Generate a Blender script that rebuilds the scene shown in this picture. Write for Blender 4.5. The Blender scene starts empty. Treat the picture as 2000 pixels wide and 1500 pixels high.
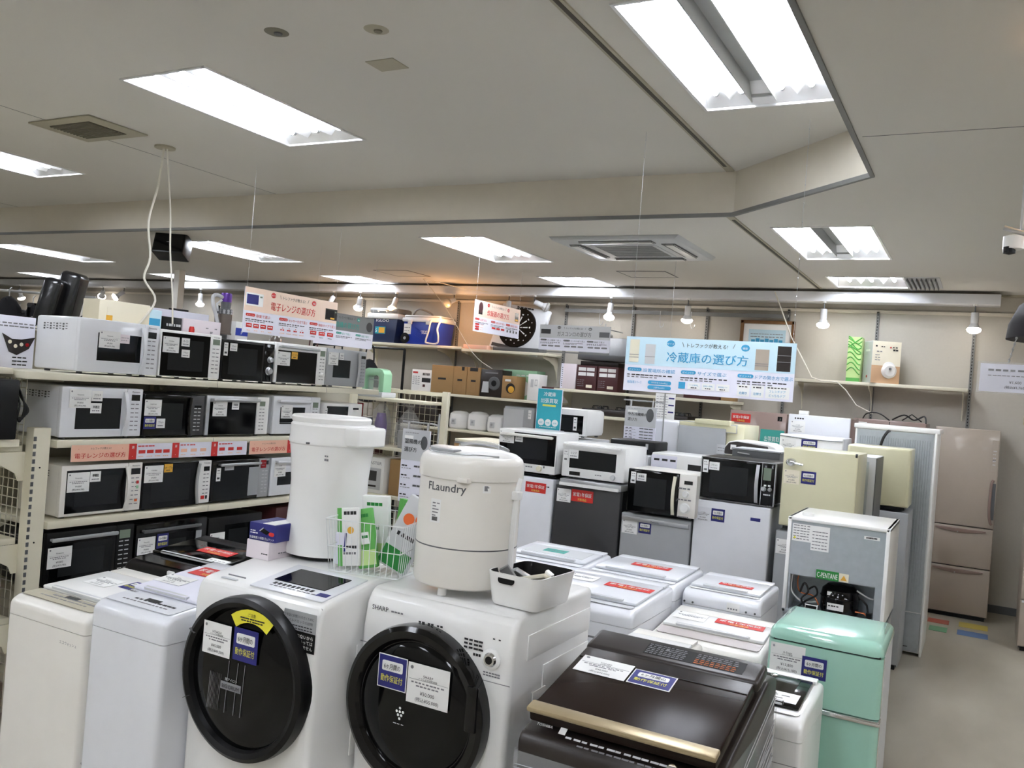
import bpy, bmesh, math, random
from mathutils import Matrix, Vector
random.seed(7)
SC = bpy.context.scene
COL = SC.collection
R = math.radians

# ---------------------------------------------------------------- camera, world, exposure
def look_camera():
    roll, pitch, yaw = R(4.4377929), R(.11626), R(-28.58)
    fwd = Vector((math.sin(yaw)*math.cos(pitch), math.cos(yaw)*math.cos(pitch), math.sin(pitch)))
    r0 = Vector((math.cos(yaw), -math.sin(yaw), 0)); u0 = r0.cross(fwd)
    right = math.cos(roll)*r0 + math.sin(roll)*u0
    up = -math.sin(roll)*r0 + math.cos(roll)*u0
    m = Matrix((right, up, -fwd)).transposed().to_4x4()
    m.translation = Vector((0, 0, 1.75))
    cd = bpy.data.cameras.new('camera'); cd.sensor_width = 36; cd.lens = 1703/2000*36
    cd.clip_start = .02
    c = bpy.data.objects.new('camera', cd); COL.objects.link(c); c.matrix_world = m
    SC.camera = c
look_camera()
wd = bpy.data.worlds.new('world'); SC.world = wd; wd.use_nodes = True
wd.node_tree.nodes['Background'].inputs[0].default_value = (.01, .01, .01, 1)
SC.view_settings.view_transform = 'Standard'; SC.view_settings.look = 'None'
SC.view_settings.gamma = 1; SC.view_settings.use_curve_mapping = False
SC.view_settings.exposure = 1.45
TUBE_POWER = 17.0
ZU, ZL, YW = 3.23, 2.944, 9.3        # upper ceiling, lower ceiling, back wall
SOF = 5.53                            # the step between the two ceilings

# ---------------------------------------------------------------- materials
MATS = {}
def mat(name, col, rough=.45, metal=0, coat=0, emit=0, var=.04, scale=9, bump=0, alpha=1, trans=0, spec=.5):
    if name in MATS: return MATS[name]
    m = bpy.data.materials.new(name); m.use_nodes = True; nt = m.node_tree; b = nt.nodes['Principled BSDF']
    c = [(x/12.92 if x <= .04045 else ((x+.055)/1.055)**2.4) for x in [v/255 for v in col]]
    tc = nt.nodes.new('ShaderNodeTexCoord'); nz = nt.nodes.new('ShaderNodeTexNoise')
    nz.inputs['Scale'].default_value = scale; nz.inputs['Detail'].default_value = 3
    nt.links.new(tc.outputs['Object'], nz.inputs['Vector'])
    mx = nt.nodes.new('ShaderNodeMix'); mx.data_type = 'RGBA'
    mx.inputs[6].default_value = [max(0, v*(1-var)) for v in c]+[1]; mx.inputs[7].default_value = [min(1, v*(1+var)) for v in c]+[1]
    nt.links.new(nz.outputs['Fac'], mx.inputs[0]); nt.links.new(mx.outputs[2], b.inputs['Base Color'])
    b.inputs['Roughness'].default_value = rough; b.inputs['Metallic'].default_value = metal
    b.inputs['Coat Weight'].default_value = coat; b.inputs['Coat Roughness'].default_value = .06
    b.inputs['Specular IOR Level'].default_value = spec
    if emit:
        b.inputs['Emission Color'].default_value = c+[1]; b.inputs['Emission Strength'].default_value = emit
    if alpha < 1: b.inputs['Alpha'].default_value = alpha
    if trans: b.inputs['Transmission Weight'].default_value = trans; b.inputs['IOR'].default_value = 1.3
    if bump:
        bp = nt.nodes.new('ShaderNodeBump'); bp.inputs['Strength'].default_value = bump
        nt.links.new(nz.outputs['Fac'], bp.inputs['Height']); nt.links.new(bp.outputs[0], b.inputs['Normal'])
    MATS[name] = m; return m
M = dict(
 wall=mat('wall_paint', (188,183,172), .7, bump=.02, scale=40), ceil=mat('ceiling_paint', (216,213,206), .8, var=.03, scale=1.2),
 soffit=mat('soffit_paint', (216,209,194), .7), darkseam=mat('dark_seam', (70,64,54), .6), beigetrim=mat('beige_trim', (176,170,150), .6), greytrim=mat('grey_trim', (120,120,118), .5),
 white=mat('white_plastic', (243,243,241), .3, coat=.3), white2=mat('cool_white_enamel', (230,232,237), .28, coat=.4), offw=mat('warm_white_enamel', (237,234,227), .35, coat=.3),
 ivory=mat('ivory_metal', (226,221,200), .45), cream=mat('cream_enamel', (218,214,180), .3, coat=.3), ltgrey=mat('light_grey_plastic', (200,202,204), .4),
 grey=mat('grey_metal', (170,173,176), .4, metal=.3), dgrey=mat('dark_grey', (92,94,96), .45), dgrey2=mat('charcoal_fridge', (58,58,60), .35, coat=.2),
 silver=mat('brushed_silver', (192,194,196), .3, metal=.75, scale=60), chrome=mat('chrome', (225,227,230), .08, metal=1), blk=mat('black_plastic', (13,13,14), .35, spec=.3), glass=mat('black_oven_glass', (7,8,9), .07, spec=.3),
 oven=mat('oven_window_mesh', (30,32,33), .2, spec=.3), doorblk=mat('black_gloss', (9,9,10), .1, spec=.4), disp=mat('display_dark', (26,28,30), .2), lcd=mat('lcd_green_grey', (120,134,118), .3),
 paper=mat('card_paper', (240,240,238), .6), ink=mat('black_ink', (38,38,40), .6), greyink=mat('grey_ink', (128,128,132), .6), navy=mat('navy_print', (36,38,118), .5), yel=mat('yellow_print', (226,220,96), .5),
 orangep=mat('orange_print', (232,176,60), .5), ywarn=mat('yellow_sticker', (232,222,60), .5), red=mat('red_print', (206,44,40), .5), salmon=mat('salmon_print', (246,196,170), .6), peach=mat('peach_print', (240,214,194), .6),
 skyp=mat('pale_blue_print', (200,228,240), .55), blue=mat('sky_blue_print', (62,160,206), .55), teal=mat('teal_print', (44,166,182), .55), teal2=mat('green_teal_print', (58,158,146), .55), lav=mat('cool_white_print', (232,232,244), .55),
 mint=mat('mint_enamel', (164,212,194), .16, coat=.7), mintpl=mat('mint_plastic', (158,206,168), .4), brown=mat('dark_brown_gloss', (40,31,27), .25, spec=.1), brownb=mat('dark_brown_body', (40,33,30), .35), gold=mat('champagne_gold', (176,160,128), .35, metal=.5, scale=50),
 beige=mat('beige_fridge', (176,164,150), .3, coat=.3), brownf=mat('brown_fridge', (150,128,120), .3, coat=.3), galv=mat('galvanised_steel', (178,185,190), .4, metal=.45, scale=30, var=.1), kraft=mat('kraft_cardboard', (164,130,86), .75), maroon=mat('maroon_box', (74,34,36), .5),
 coolblue=mat('cooler_blue', (28,56,168), .4), coolnavy=mat('cooler_navy', (36,50,86), .4), coolgrey=mat('cooler_grey', (128,130,130), .5), green=mat('green_packaging', (96,176,84), .4), lgreen=mat('light_green_print', (196,226,150), .5), dgreen=mat('deep_green_print', (40,140,60), .4),
 orange=mat('orange_print_b', (232,110,50), .5), wood=mat('frame_wood', (120,84,48), .5, var=.2, scale=30), purple=mat('purple_plastic', (92,48,150), .3, metal=.2), clear=mat('smoky_bin', (110,100,92), .15, coat=.5), redm=mat('red_metal', (168,28,34), .25, metal=.4),
 cloth=mat('black_cloth', (22,22,26), .9, bump=.3, scale=60), leather=mat('black_leather', (24,25,28), .25, coat=.3), orangecloth=mat('orange_cloth', (214,70,40), .8), mesh=mat('mesh_cream', (196,192,176), .5), wire=mat('white_wire', (236,238,238), .35), cordw=mat('white_cord', (228,224,212), .5), cable=mat('black_cable', (16,16,16), .5),
 copper=mat('copper_pipe', (190,110,70), .3, metal=.9), film=mat('stretch_film', (225,228,232), .15, alpha=.16, coat=.5), crease=mat('film_crease', (226,228,232), .15, alpha=.55, coat=.6), bag=mat('clear_bag', (224,226,228), .15, alpha=.25, coat=.6), pink=mat('pale_pink_print', (234,224,229), .5), lampshade=mat('dark_lampshade', (36,33,37), .55, spec=.2),
 fixture=mat('fixture_white', (240,240,240), .38, metal=.85), tube=mat('fluorescent_tube', (240,245,255), .5, emit=TUBE_POWER), bulb=mat('bulb_cool', (255,244,232), .5, emit=6), bulbw=mat('bulb_warm', (255,196,130), .5, emit=8), bulboff=mat('bulb_off', (150,150,146), .3, coat=.4), tealcloth=mat('teal_cloth', (30,120,130), .8),
 stripgrey=mat('pinkish_grey', (196,188,186), .4), pale=mat('pale_card', (236,228,206), .6), pot=mat('pot_white', (228,226,222), .4), brick=mat('brick_tan', (168,150,116), .8, var=.25, scale=25), tan=mat('tan_print', (206,168,132), .6), ventgrey=mat('vent_grey', (128,124,108), .6), gout=mat('grout_grey', (96,92,80), .6))

def floor_material():
    m = bpy.data.materials.new('vinyl_floor'); m.use_nodes = True; nt = m.node_tree; b = nt.nodes['Principled BSDF']
    tc = nt.nodes.new('ShaderNodeTexCoord'); n1 = nt.nodes.new('ShaderNodeTexNoise'); n1.inputs['Scale'].default_value = 2.2; n1.inputs['Detail'].default_value = 6
    mp = nt.nodes.new('ShaderNodeMapping'); mp.inputs['Scale'].default_value = (1.0, .35, 1)
    nt.links.new(tc.outputs['Object'], mp.inputs[0]); nt.links.new(mp.outputs[0], n1.inputs['Vector'])
    cr = nt.nodes.new('ShaderNodeValToRGB'); cr.color_ramp.elements[0].position = .35; cr.color_ramp.elements[1].position = .68
    cr.color_ramp.elements[0].color = (.33, .30, .235, 1); cr.color_ramp.elements[1].color = (.45, .415, .335, 1)
    nt.links.new(n1.outputs['Fac'], cr.inputs[0]); nt.links.new(cr.outputs[0], b.inputs['Base Color'])
    b.inputs['Roughness'].default_value = .3
    return m
M['floor'] = floor_material()

# ---------------------------------------------------------------- mesh builder
TXT = {}
def text_mesh(s, bold=0):
    k = (s, bold)
    if k not in TXT:
        cu = bpy.data.curves.new('t', 'FONT'); cu.body = s; cu.size = 1; cu.resolution_u = 2; cu.align_x = 'LEFT'; cu.offset = bold
        o = bpy.data.objects.new('t', cu); COL.objects.link(o)
        bpy.context.view_layer.update()
        ev = o.evaluated_get(bpy.context.evaluated_depsgraph_get()); me = ev.to_mesh()
        vs = [v.co.copy() for v in me.vertices]; fs = [tuple(p.vertices) for p in me.polygons]
        ev.to_mesh_clear(); bpy.data.objects.remove(o); bpy.data.curves.remove(cu)
        xs = [v.x for v in vs] or [0]
        TXT[k] = (vs, fs, min(xs), max(xs))
    return TXT[k]

class MB:
    def __init__(s, T=None): s.bm = bmesh.new(); s.m = []; s.T = T or Matrix.Identity(4)
    def mi(s, m):
        if isinstance(m, str): m = M[m]
        if m not in s.m: s.m.append(m)
        return s.m.index(m)
    def geo(s, vs, fs, m, T=None):
        i = s.mi(m); t = s.T @ T if T is not None else s.T
        bv = [s.bm.verts.new(t @ Vector(v)) for v in vs]; out = []
        for f in fs:
            try: q = s.bm.faces.new([bv[k] for k in f]); q.material_index = i; out.append(q)
            except ValueError: pass
        return bv, out
    def box(s, x0, y0, z0, x1, y1, z1, m, bev=0, seg=2, T=None, only=None):
        x0, x1 = sorted((x0, x1)); y0, y1 = sorted((y0, y1)); z0, z1 = sorted((z0, z1))
        vs = [(x0,y0,z0),(x1,y0,z0),(x1,y1,z0),(x0,y1,z0),(x0,y0,z1),(x1,y0,z1),(x1,y1,z1),(x0,y1,z1)]
        fs = [(0,3,2,1),(4,5,6,7),(0,1,5,4),(1,2,6,5),(2,3,7,6),(3,0,4,7)]
        bv, out = s.geo(vs, fs, m, T)
        if bev:
            bev = min(bev, .49*min(x1-x0, y1-y0, z1-z0)) if only is None else bev
            es = set(e for f in out for e in f.edges)
            if only:
                idx = {v: k for k, v in enumerate(bv)}
                def keep(e):
                    a, b = vs[idx[e.verts[0]]], vs[idx[e.verts[1]]]
                    d = 'x' if a[0] != b[0] else ('y' if a[1] != b[1] else 'z')
                    return only(d, a, b)
                es = [e for e in es if keep(e)]
            bmesh.ops.bevel(s.bm, geom=list(es), offset=bev, segments=seg, profile=.5, affect='EDGES')
        return s
    def prism(s, pts, axis, a, b, m, bev=0, seg=2, T=None, ef=None):
        def P(p, t):
            return (t, p[0], p[1]) if axis == 'x' else ((p[0], t, p[1]) if axis == 'y' else (p[0], p[1], t))
        n = len(pts); vs = [P(p, a) for p in pts]+[P(p, b) for p in pts]
        fs = [tuple(range(n))[::-1], tuple(range(n, 2*n))]+[(k, (k+1) % n, (k+1) % n+n, k+n) for k in range(n)]
        bv, out = s.geo(vs, fs, m, T)
        bmesh.ops.recalc_face_normals(s.bm, faces=out)
        if bev: bmesh.ops.bevel(s.bm, geom=[e for e in set(e for f in out for e in f.edges) if ef is None or ef((e.verts[0].co+e.verts[1].co)/2)], offset=bev, segments=seg, profile=.5, affect='EDGES')
        return s
    def lathe(s, prof, m, c=(0,0,0), seg=32, axis='z', sx=1, sy=1, T=None):
        vs, fs = [], []; n = len(prof)
        for k in range(seg):
            a = 2*math.pi*k/seg
            for r, z in prof:
                p = (r*math.cos(a)*sx, r*math.sin(a)*sy, z)
                if axis == 'y': p = (p[0], -p[2], p[1])     # front bulge: +z of the profile points to -y
                if axis == 'x': p = (p[2], p[0], p[1])
                vs.append((p[0]+c[0], p[1]+c[1], p[2]+c[2]))
        for k in range(seg):
            for j in range(n-1):
                a, b = k*n+j, ((k+1) % seg)*n+j
                fs.append((a, b, b+1, a+1))
        for j, e in ((0, True), (n-1, False)):
            if prof[j][0] > 1e-5: fs.append(tuple(k*n+j for k in range(seg)))
        bv, out = s.geo(vs, fs, m, T)
        bmesh.ops.remove_doubles(s.bm, verts=bv, dist=1e-6)
        return s
    def cyl(s, p0, p1, r0, m, r1=None, seg=16):
        p0, p1 = Vector(p0), Vector(p1); d = p1-p0; r1 = r0 if r1 is None else r1
        q = Vector((0,0,1)).rotation_difference(d.normalized()).to_matrix().to_4x4(); q.translation = p0
        return s.lathe([(r0, 0), (r1, d.length)], m, seg=seg, T=q)
    def tube(s, pts, r, m, seg=6, closed=False):
        pts = [Vector(p) for p in pts]
        if 4 <= len(pts) <= 9 and not closed:      # round the corners of cords and bent rods
            q = [pts[0]]
            for k in range(len(pts)-1):
                p0, p1, p2, p3 = pts[max(k-1,0)], pts[k], pts[k+1], pts[min(k+2,len(pts)-1)]
                for j in range(1, 6):
                    t = j/5; q.append(.5*((2*p1)+(p2-p0)*t+(2*p0-5*p1+4*p2-p3)*t*t+(3*p1-p0-3*p2+p3)*t**3))
            pts = q
        n = len(pts); vs, fs = [], []
        up = Vector((0,0,1))
        for k, p in enumerate(pts):
            a = pts[(k-1) % n] if (closed or k > 0) else p; b = pts[(k+1) % n] if (closed or k < n-1) else p
            t = (b-a).normalized() if (b-a).length > 1e-9 else Vector((0,0,1))
            if k == 0:
                u = t.cross(up)
                if u.length < .05: u = t.cross(Vector((1,0,0)))
            else: u = u-u.dot(t)*t
            if u.length < 1e-6: u = t.cross(Vector((1,0,0)))
            u.normalize(); w = t.cross(u)
            for j in range(seg):
                an = 2*math.pi*j/seg; vs.append(p+r*(math.cos(an)*u+math.sin(an)*w))
        for k in range(n if closed else n-1):
            for j in range(seg):
                a, b = k*seg+j, k*seg+(j+1) % seg; c = ((k+1) % n)*seg
                fs.append((a, b, c+(j+1) % seg, c+j))
        if not closed: fs += [tuple(range(seg))[::-1], tuple((n-1)*seg+j for j in range(seg))]
        s.geo(vs, fs, m); return s
    def rect(s, x0, z0, x1, z1, m, y=0, th=.0008, bev=0):
        return s.box(x0, y-th, z0, x1, y, z1, m)
    def pill(s, x0, z0, x1, z1, m, y=0, r=None):
        h = (z1-z0)/2; r = h if r is None else r; pts = []
        for cx, cz, a0 in ((x1-r, z1-r, 0), (x0+r, z1-r, 90), (x0+r, z0+r, 180), (x1-r, z0+r, 270)):
            for k in range(5): a = R(a0+90*k/4); pts.append((cx+r*math.cos(a), cz+r*math.sin(a)))
        return s.prism(pts, 'y', y-.0008, y, m)
    def text(s, st, x, z, size, m, y=0, al='l', w=None, bold=0):
        vs, fs, a, b = text_mesh(st)
        sx = size
        if w: sx = w/max(b-a, 1e-6)
        ox = x-a*sx if al == 'l' else (x-(a+b)/2*sx if al == 'c' else x-b*sx)
        for q in ((0,) if not bold else (-.012, .012)): s.geo([(ox+(v.x+q)*sx, y-.0012-(.0003 if q > 0 else 0), z+v.y*size) for v in vs], fs, m)
        return s
    def dashes(s, x0, x1, z, h, m, y=0, n=6, rnd=None):
        rr = random.Random(int((x0*7919+z*104729)*1000)); x = x0; st = (x1-x0)/n
        for k in range(n):
            w = st*(.55+.4*rr.random()); s.rect(x, z, min(x+w, x1), z+h, m, y, .0006); x += st
        return s
    def build(s, name, parent=None, label=None, smooth=True, loc=None):
        me = bpy.data.meshes.new(name); s.bm.normal_update(); s.bm.to_mesh(me); s.bm.free()
        for m in s.m: me.materials.append(m)
        if smooth:
            me.polygons.foreach_set('use_smooth', [True]*len(me.polygons)); me.set_sharp_from_angle(angle=R(35))
        o = bpy.data.objects.new(name, me); COL.objects.link(o)
        if parent: o.parent = parent
        if label: o['label'] = label
        if loc: o.location = loc
        return o

def thing(name, label, cat, loc=(0,0,0), rz=0, group=None):
    o = bpy.data.objects.new(name, None); o.empty_display_size = .1; COL.objects.link(o)
    o.location = loc; o.rotation_euler = (0, 0, R(rz)); o['label'] = label; o['category'] = cat
    if group: o['group'] = group
    return o
def tag(o, label, cat, group=None):
    o['label'] = label; o['category'] = cat
    if group: o['group'] = group
    return o
def struct(o): o['kind'] = 'structure'; return o
def recenter(o, p):
    """move a single-mesh thing's origin to p, geometry stays put"""
    o.data.transform(Matrix.Translation(-Vector(p))); o.location = p; return o

# ---------------------------------------------------------------- stickers (drawn on a local plane that faces -y)
def draw_card(b, x, z, w, h, y=0, brand='', kind='', price='', tax='', m='paper'):
    b.rect(x, z, x+w, z+h, m, y)
    y -= .0008
    b.pill(x+.06*w, z+.84*h, x+.13*w, z+.93*h, 'greyink', y)
    if brand: b.text(brand, x+.5*w, z+.68*h, .1*h, 'ink', y, 'c')
    b.rect(x+.04*w, z+.60*h, x+.97*w, z+.605*h, 'greyink', y)
    if kind: b.text(kind, x+.5*w, z+.615*h, .062*h, 'ink', y, 'c')
    b.dashes(x+.1*w, x+.9*w, z+.51*h, .035*h, 'greyink', y, 9); b.dashes(x+.22*w, x+.78*w, z+.43*h, .035*h, 'greyink', y, 6)
    if price: b.text(price, x+.5*w, z+.24*h, .13*h, 'ink', y, 'c'); b.text(tax, x+.5*w, z+.08*h, .12*h, 'ink', y, 'c')
def draw_warranty(b, x, z, w, h, y=0, border=False):
    if border: b.rect(x-.03*w, z-.03*w, x+w*1.03, z+h+.03*w, 'paper', y); y -= .0008
    b.rect(x, z, x+w, z+h, 'navy', y); y -= .0008
    b.pill(x+.12*w, z+.52*h, x+.88*w, z+.84*h, 'paper', y, .05*w)
    b.text('6ヶ月間の', x+.5*w, z+.6*h, .2*h, 'ink', y-.0008, 'c', w=.6*w, bold=.01)
    b.text('動作保証付', x+.5*w, z+.2*h, .24*h, 'yel', y, 'c', w=.8*w, bold=.015)
def draw_red(b, x, z, w, h, y=0):
    b.rect(x, z, x+w, z+h, 'red', y); y -= .0008
    b.text('家電1年保証', x+.5*w, z+.46*h, .38*h, 'paper', y, 'c', w=.86*w, bold=.015)
    b.text('対象商品', x+.5*w, z+.1*h, .24*h, 'yel', y, 'c', w=.4*w)
def stick(par, what, x, z, w, h, y=0, T=None, label=None, **k):
    b = MB(T)
    if what == 'card': draw_card(b, x, z, w, h, y, **k); nm = 'price_card'
    elif what == 'mini': b.rect(x, z, x+w, z+h, 'paper', y); b.text(k.get('t', '年式'), x+.5*w, z+.5*h, .3*h, 'ink', y-.0008, 'c', w=.6*w, bold=.01); b.dashes(x+.15*w, x+.85*w, z+.2*h, .1*h, 'greyink', y-.0008, 4); nm = 'small_card'
    elif what == 'tall': b.rect(x, z, x+w, z+h, 'paper', y); b.dashes(x+.2*w, x+.8*w, z+.8*h, .05*h, 'ink', y-.0008, 2); b.dashes(x+.15*w, x+.9*w, z+.6*h, .04*h, 'greyink', y-.0008, 3); b.dashes(x+.2*w, x+.8*w, z+.15*h, .15*h, 'ink', y-.0008, 7); nm = 'barcode_tag'
    elif what == 'warranty': draw_warranty(b, x, z, w, h, y, **k); nm = 'warranty_sticker'
    elif what == 'red': draw_red(b, x, z, w, h, y); nm = 'warranty_sticker'
    elif what == 'oven': b.rect(x, z, x+w, z+h, 'orangep', y); b.text('オーブン', x+.5*w, z+.45*h, .3*h, 'ink', y-.0008, 'c', w=.85*w, bold=.01); b.dashes(x+.25*w, x+.75*w, z+.2*h, .1*h, 'ink', y-.0008, 3); nm = 'oven_sticker'
    elif what == 'plain': b.rect(x, z, x+w, z+h, k.get('m', 'pink'), y); b.dashes(x+.1*w, x+.9*w, z+.6*h, .06*h, 'greyink', y-.0008, 4); b.dashes(x+.1*w, x+.8*w, z+.3*h, .06*h, 'greyink', y-.0008, 3); nm = 'paper_note'
    return b.build(nm, par, label, smooth=False)

# ================================================================ ROOM
XL, XR, YB = -17.0, 3.0, -3.0
fix = []     # recessed light fixtures: x centre, y centre, z, number of tubes
for x, y, z, n in [(-3.87,3.69,ZU,3), (-7.0,3.95,ZU,3), (-1.04,3.69,ZU,4), (-10.2,3.95,ZU,3),
                   (-3.87,.4,ZU,3), (-1.04,.4,ZU,3), (-7.0,.4,ZU,3), (-3.87,-2.1,ZU,3), (-1.04,-2.1,ZU,3), (-7.0,-2.1,ZU,3), (-10.2,.4,ZU,3),  # rearmost row: unseen lights added to brighten the appliance fronts
                   (-3.98,6.7,ZL,3), (-7.07,6.7,ZL,3), (-10.25,6.7,ZL,3), (-13.4,6.7,ZL,3), (-1.03,6.57,ZL,4),
                   (-4.01,8.67,ZL,3), (-7.1,8.73,ZL,3), (-10.25,8.7,ZL,3), (-13.35,8.7,ZL,3), (-1.02,8.5,ZL,3), (1.9,6.57,ZL,3), (1.6,2.6,ZL,3), (1.6,-.8,ZL,3)]:
    ln = 1.28 if y < 7.5 or y < 0 else .68
    fix.append((x, y, z, n, .31, ln/2))
HOLES = [(x-w, y-l, x+w, y+l, z) for x, y, z, n, w, l in fix]
def plane_with_holes(name, x0, y0, x1, y1, z, m, extra=None, down=True):
    hs = [h for h in HOLES if abs(h[4]-z) < .01 and h[0] >= x0 and h[2] <= x1 and h[1] >= y0 and h[3] <= y1]
    xs = sorted(set([x0, x1]+[v for h in hs for v in (h[0], h[2])])); ys = sorted(set([y0, y1]+[v for h in hs for v in (h[1], h[3])]))
    b = MB(); vi = {}; vs = []; fs = []
    def V(x, y):
        if (x, y) not in vi: vi[(x, y)] = len(vs); vs.append((x, y, z))
        return vi[(x, y)]
    for a, c in zip(xs, xs[1:]):
        for d, e in zip(ys, ys[1:]):
            mx, my = (a+c)/2, (d+e)/2
            if any(h[0] < mx < h[2] and h[1] < my < h[3] for h in hs): continue
            fs.append((V(a, d), V(a, e), V(c, e), V(c, d)))
    b.geo(vs, fs, m); return b
up = plane_with_holes('c', XL, YB, -.57, SOF, ZU, 'ceil').build('ceiling', smooth=False); struct(up)
b = plane_with_holes('c', XL, SOF, XR, YW, ZL, 'ceil')
b2 = plane_with_holes('c', -.57, YB, XR, SOF, ZL, 'ceil')
me = bpy.data.meshes.new('x'); b2.bm.to_mesh(me); b.bm.from_mesh(me); b2.bm.free()
b.geo([(-1.5,SOF,ZL),(-.57,SOF,ZL),(-.57,4.68,ZL)], [(0,1,2)], 'ceil')
struct(b.build('ceiling', smooth=False))
def quadwall(name, p, m='wall'):
    b = MB(); b.geo(p, [(0,1,2,3)], m); return struct(b.build(name, smooth=False))
quadwall('wall_back', [(XL,YW,0),(XR,YW,0),(XR,YW,ZL),(XL,YW,ZL)])
quadwall('wall_right', [(XR,YW,0),(XR,YB,0),(XR,YB,ZL),(XR,YW,ZL)])
quadwall('wall_left', [(XL,YB,0),(XL,YW,0),(XL,YW,ZU),(XL,YB,ZU)])
quadwall('wall_front', [(XR,YB,0),(XL,YB,0),(XL,YB,ZU),(XR,YB,ZU)])
b = MB(); b.geo([(XL,YB,0),(XR,YB,0),(XR,YW,0),(XL,YW,0)], [(0,1,2,3)], 'floor'); struct(b.build('floor', smooth=False))
# the vertical step between the ceilings, with its grey edge strip
b = MB()
for p, q in (((XL,SOF),(-1.5,SOF)), ((-1.5,SOF),(-.57,4.68)), ((-.57,4.68),(-.57,YB))):
    b.geo([(p[0],p[1],ZL),(q[0],q[1],ZL),(q[0],q[1],ZU),(p[0],p[1],ZU)], [(0,1,2,3)], 'soffit')
struct(b.build('trim_1', smooth=False))
b = MB()
for p, q in (((XL,SOF),(-1.5,SOF)), ((-1.5,SOF),(-.57,4.68)), ((-.57,4.68),(-.57,YB))):
    d = (Vector(q)-Vector(p)).normalized(); n = Vector((d.y, -d.x))*.022
    b.prism([(p[0],p[1]), (q[0],q[1]), (q[0]+n.x,q[1]+n.y), (p[0]+n.x,p[1]+n.y)], 'z', ZL-.008, ZL+.016, 'greytrim')
struct(b.build('trim_2', smooth=False))
# curtain-track seams
b = MB(); b.box(-1.56,YB,ZU-.008,-1.51,SOF-.02,ZU+.01,'beigetrim'); b.box(-1.545,YB,ZU-.010,-1.525,SOF-.15,ZU,'darkseam'); struct(b.build('trim_3', smooth=False))
b = MB(); b.box(-1.55,SOF,ZL-.006,-1.50,YW-.3,ZL+.01,'beigetrim'); b.box(-1.535,SOF+.1,ZL-.009,-1.515,YW-.3,ZL,'darkseam'); struct(b.build('trim_4', smooth=False))
b = MB()
for x in (-9.1,-5.45): b.box(x-.002, YB, ZU-.0015, x+.002, SOF, ZU+.002, 'greytrim')
for y in (1.9,): b.box(XL, y-.002, ZU-.0015, -.57, y+.002, ZU+.002, 'greytrim')
b.box(-.55,4.0,ZL-.0015,XR,4.004,ZL+.002,'greytrim'); struct(b.build('trim_5', smooth=False))
# cornice line and panel joints on the back wall
b = MB(); b.box(XL,YW-.03,ZL-.2,XR,YW,ZL-.17,'soffit'); b.box(XL,YW-.05,ZL-.02,XR,YW,ZL,'beigetrim'); struct(b.build('trim_6', smooth=False))
b = MB(); b.box(XL,YW-.015,0,XR,YW,.07,'dgrey'); struct(b.build('baseboard_back', smooth=False))

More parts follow.
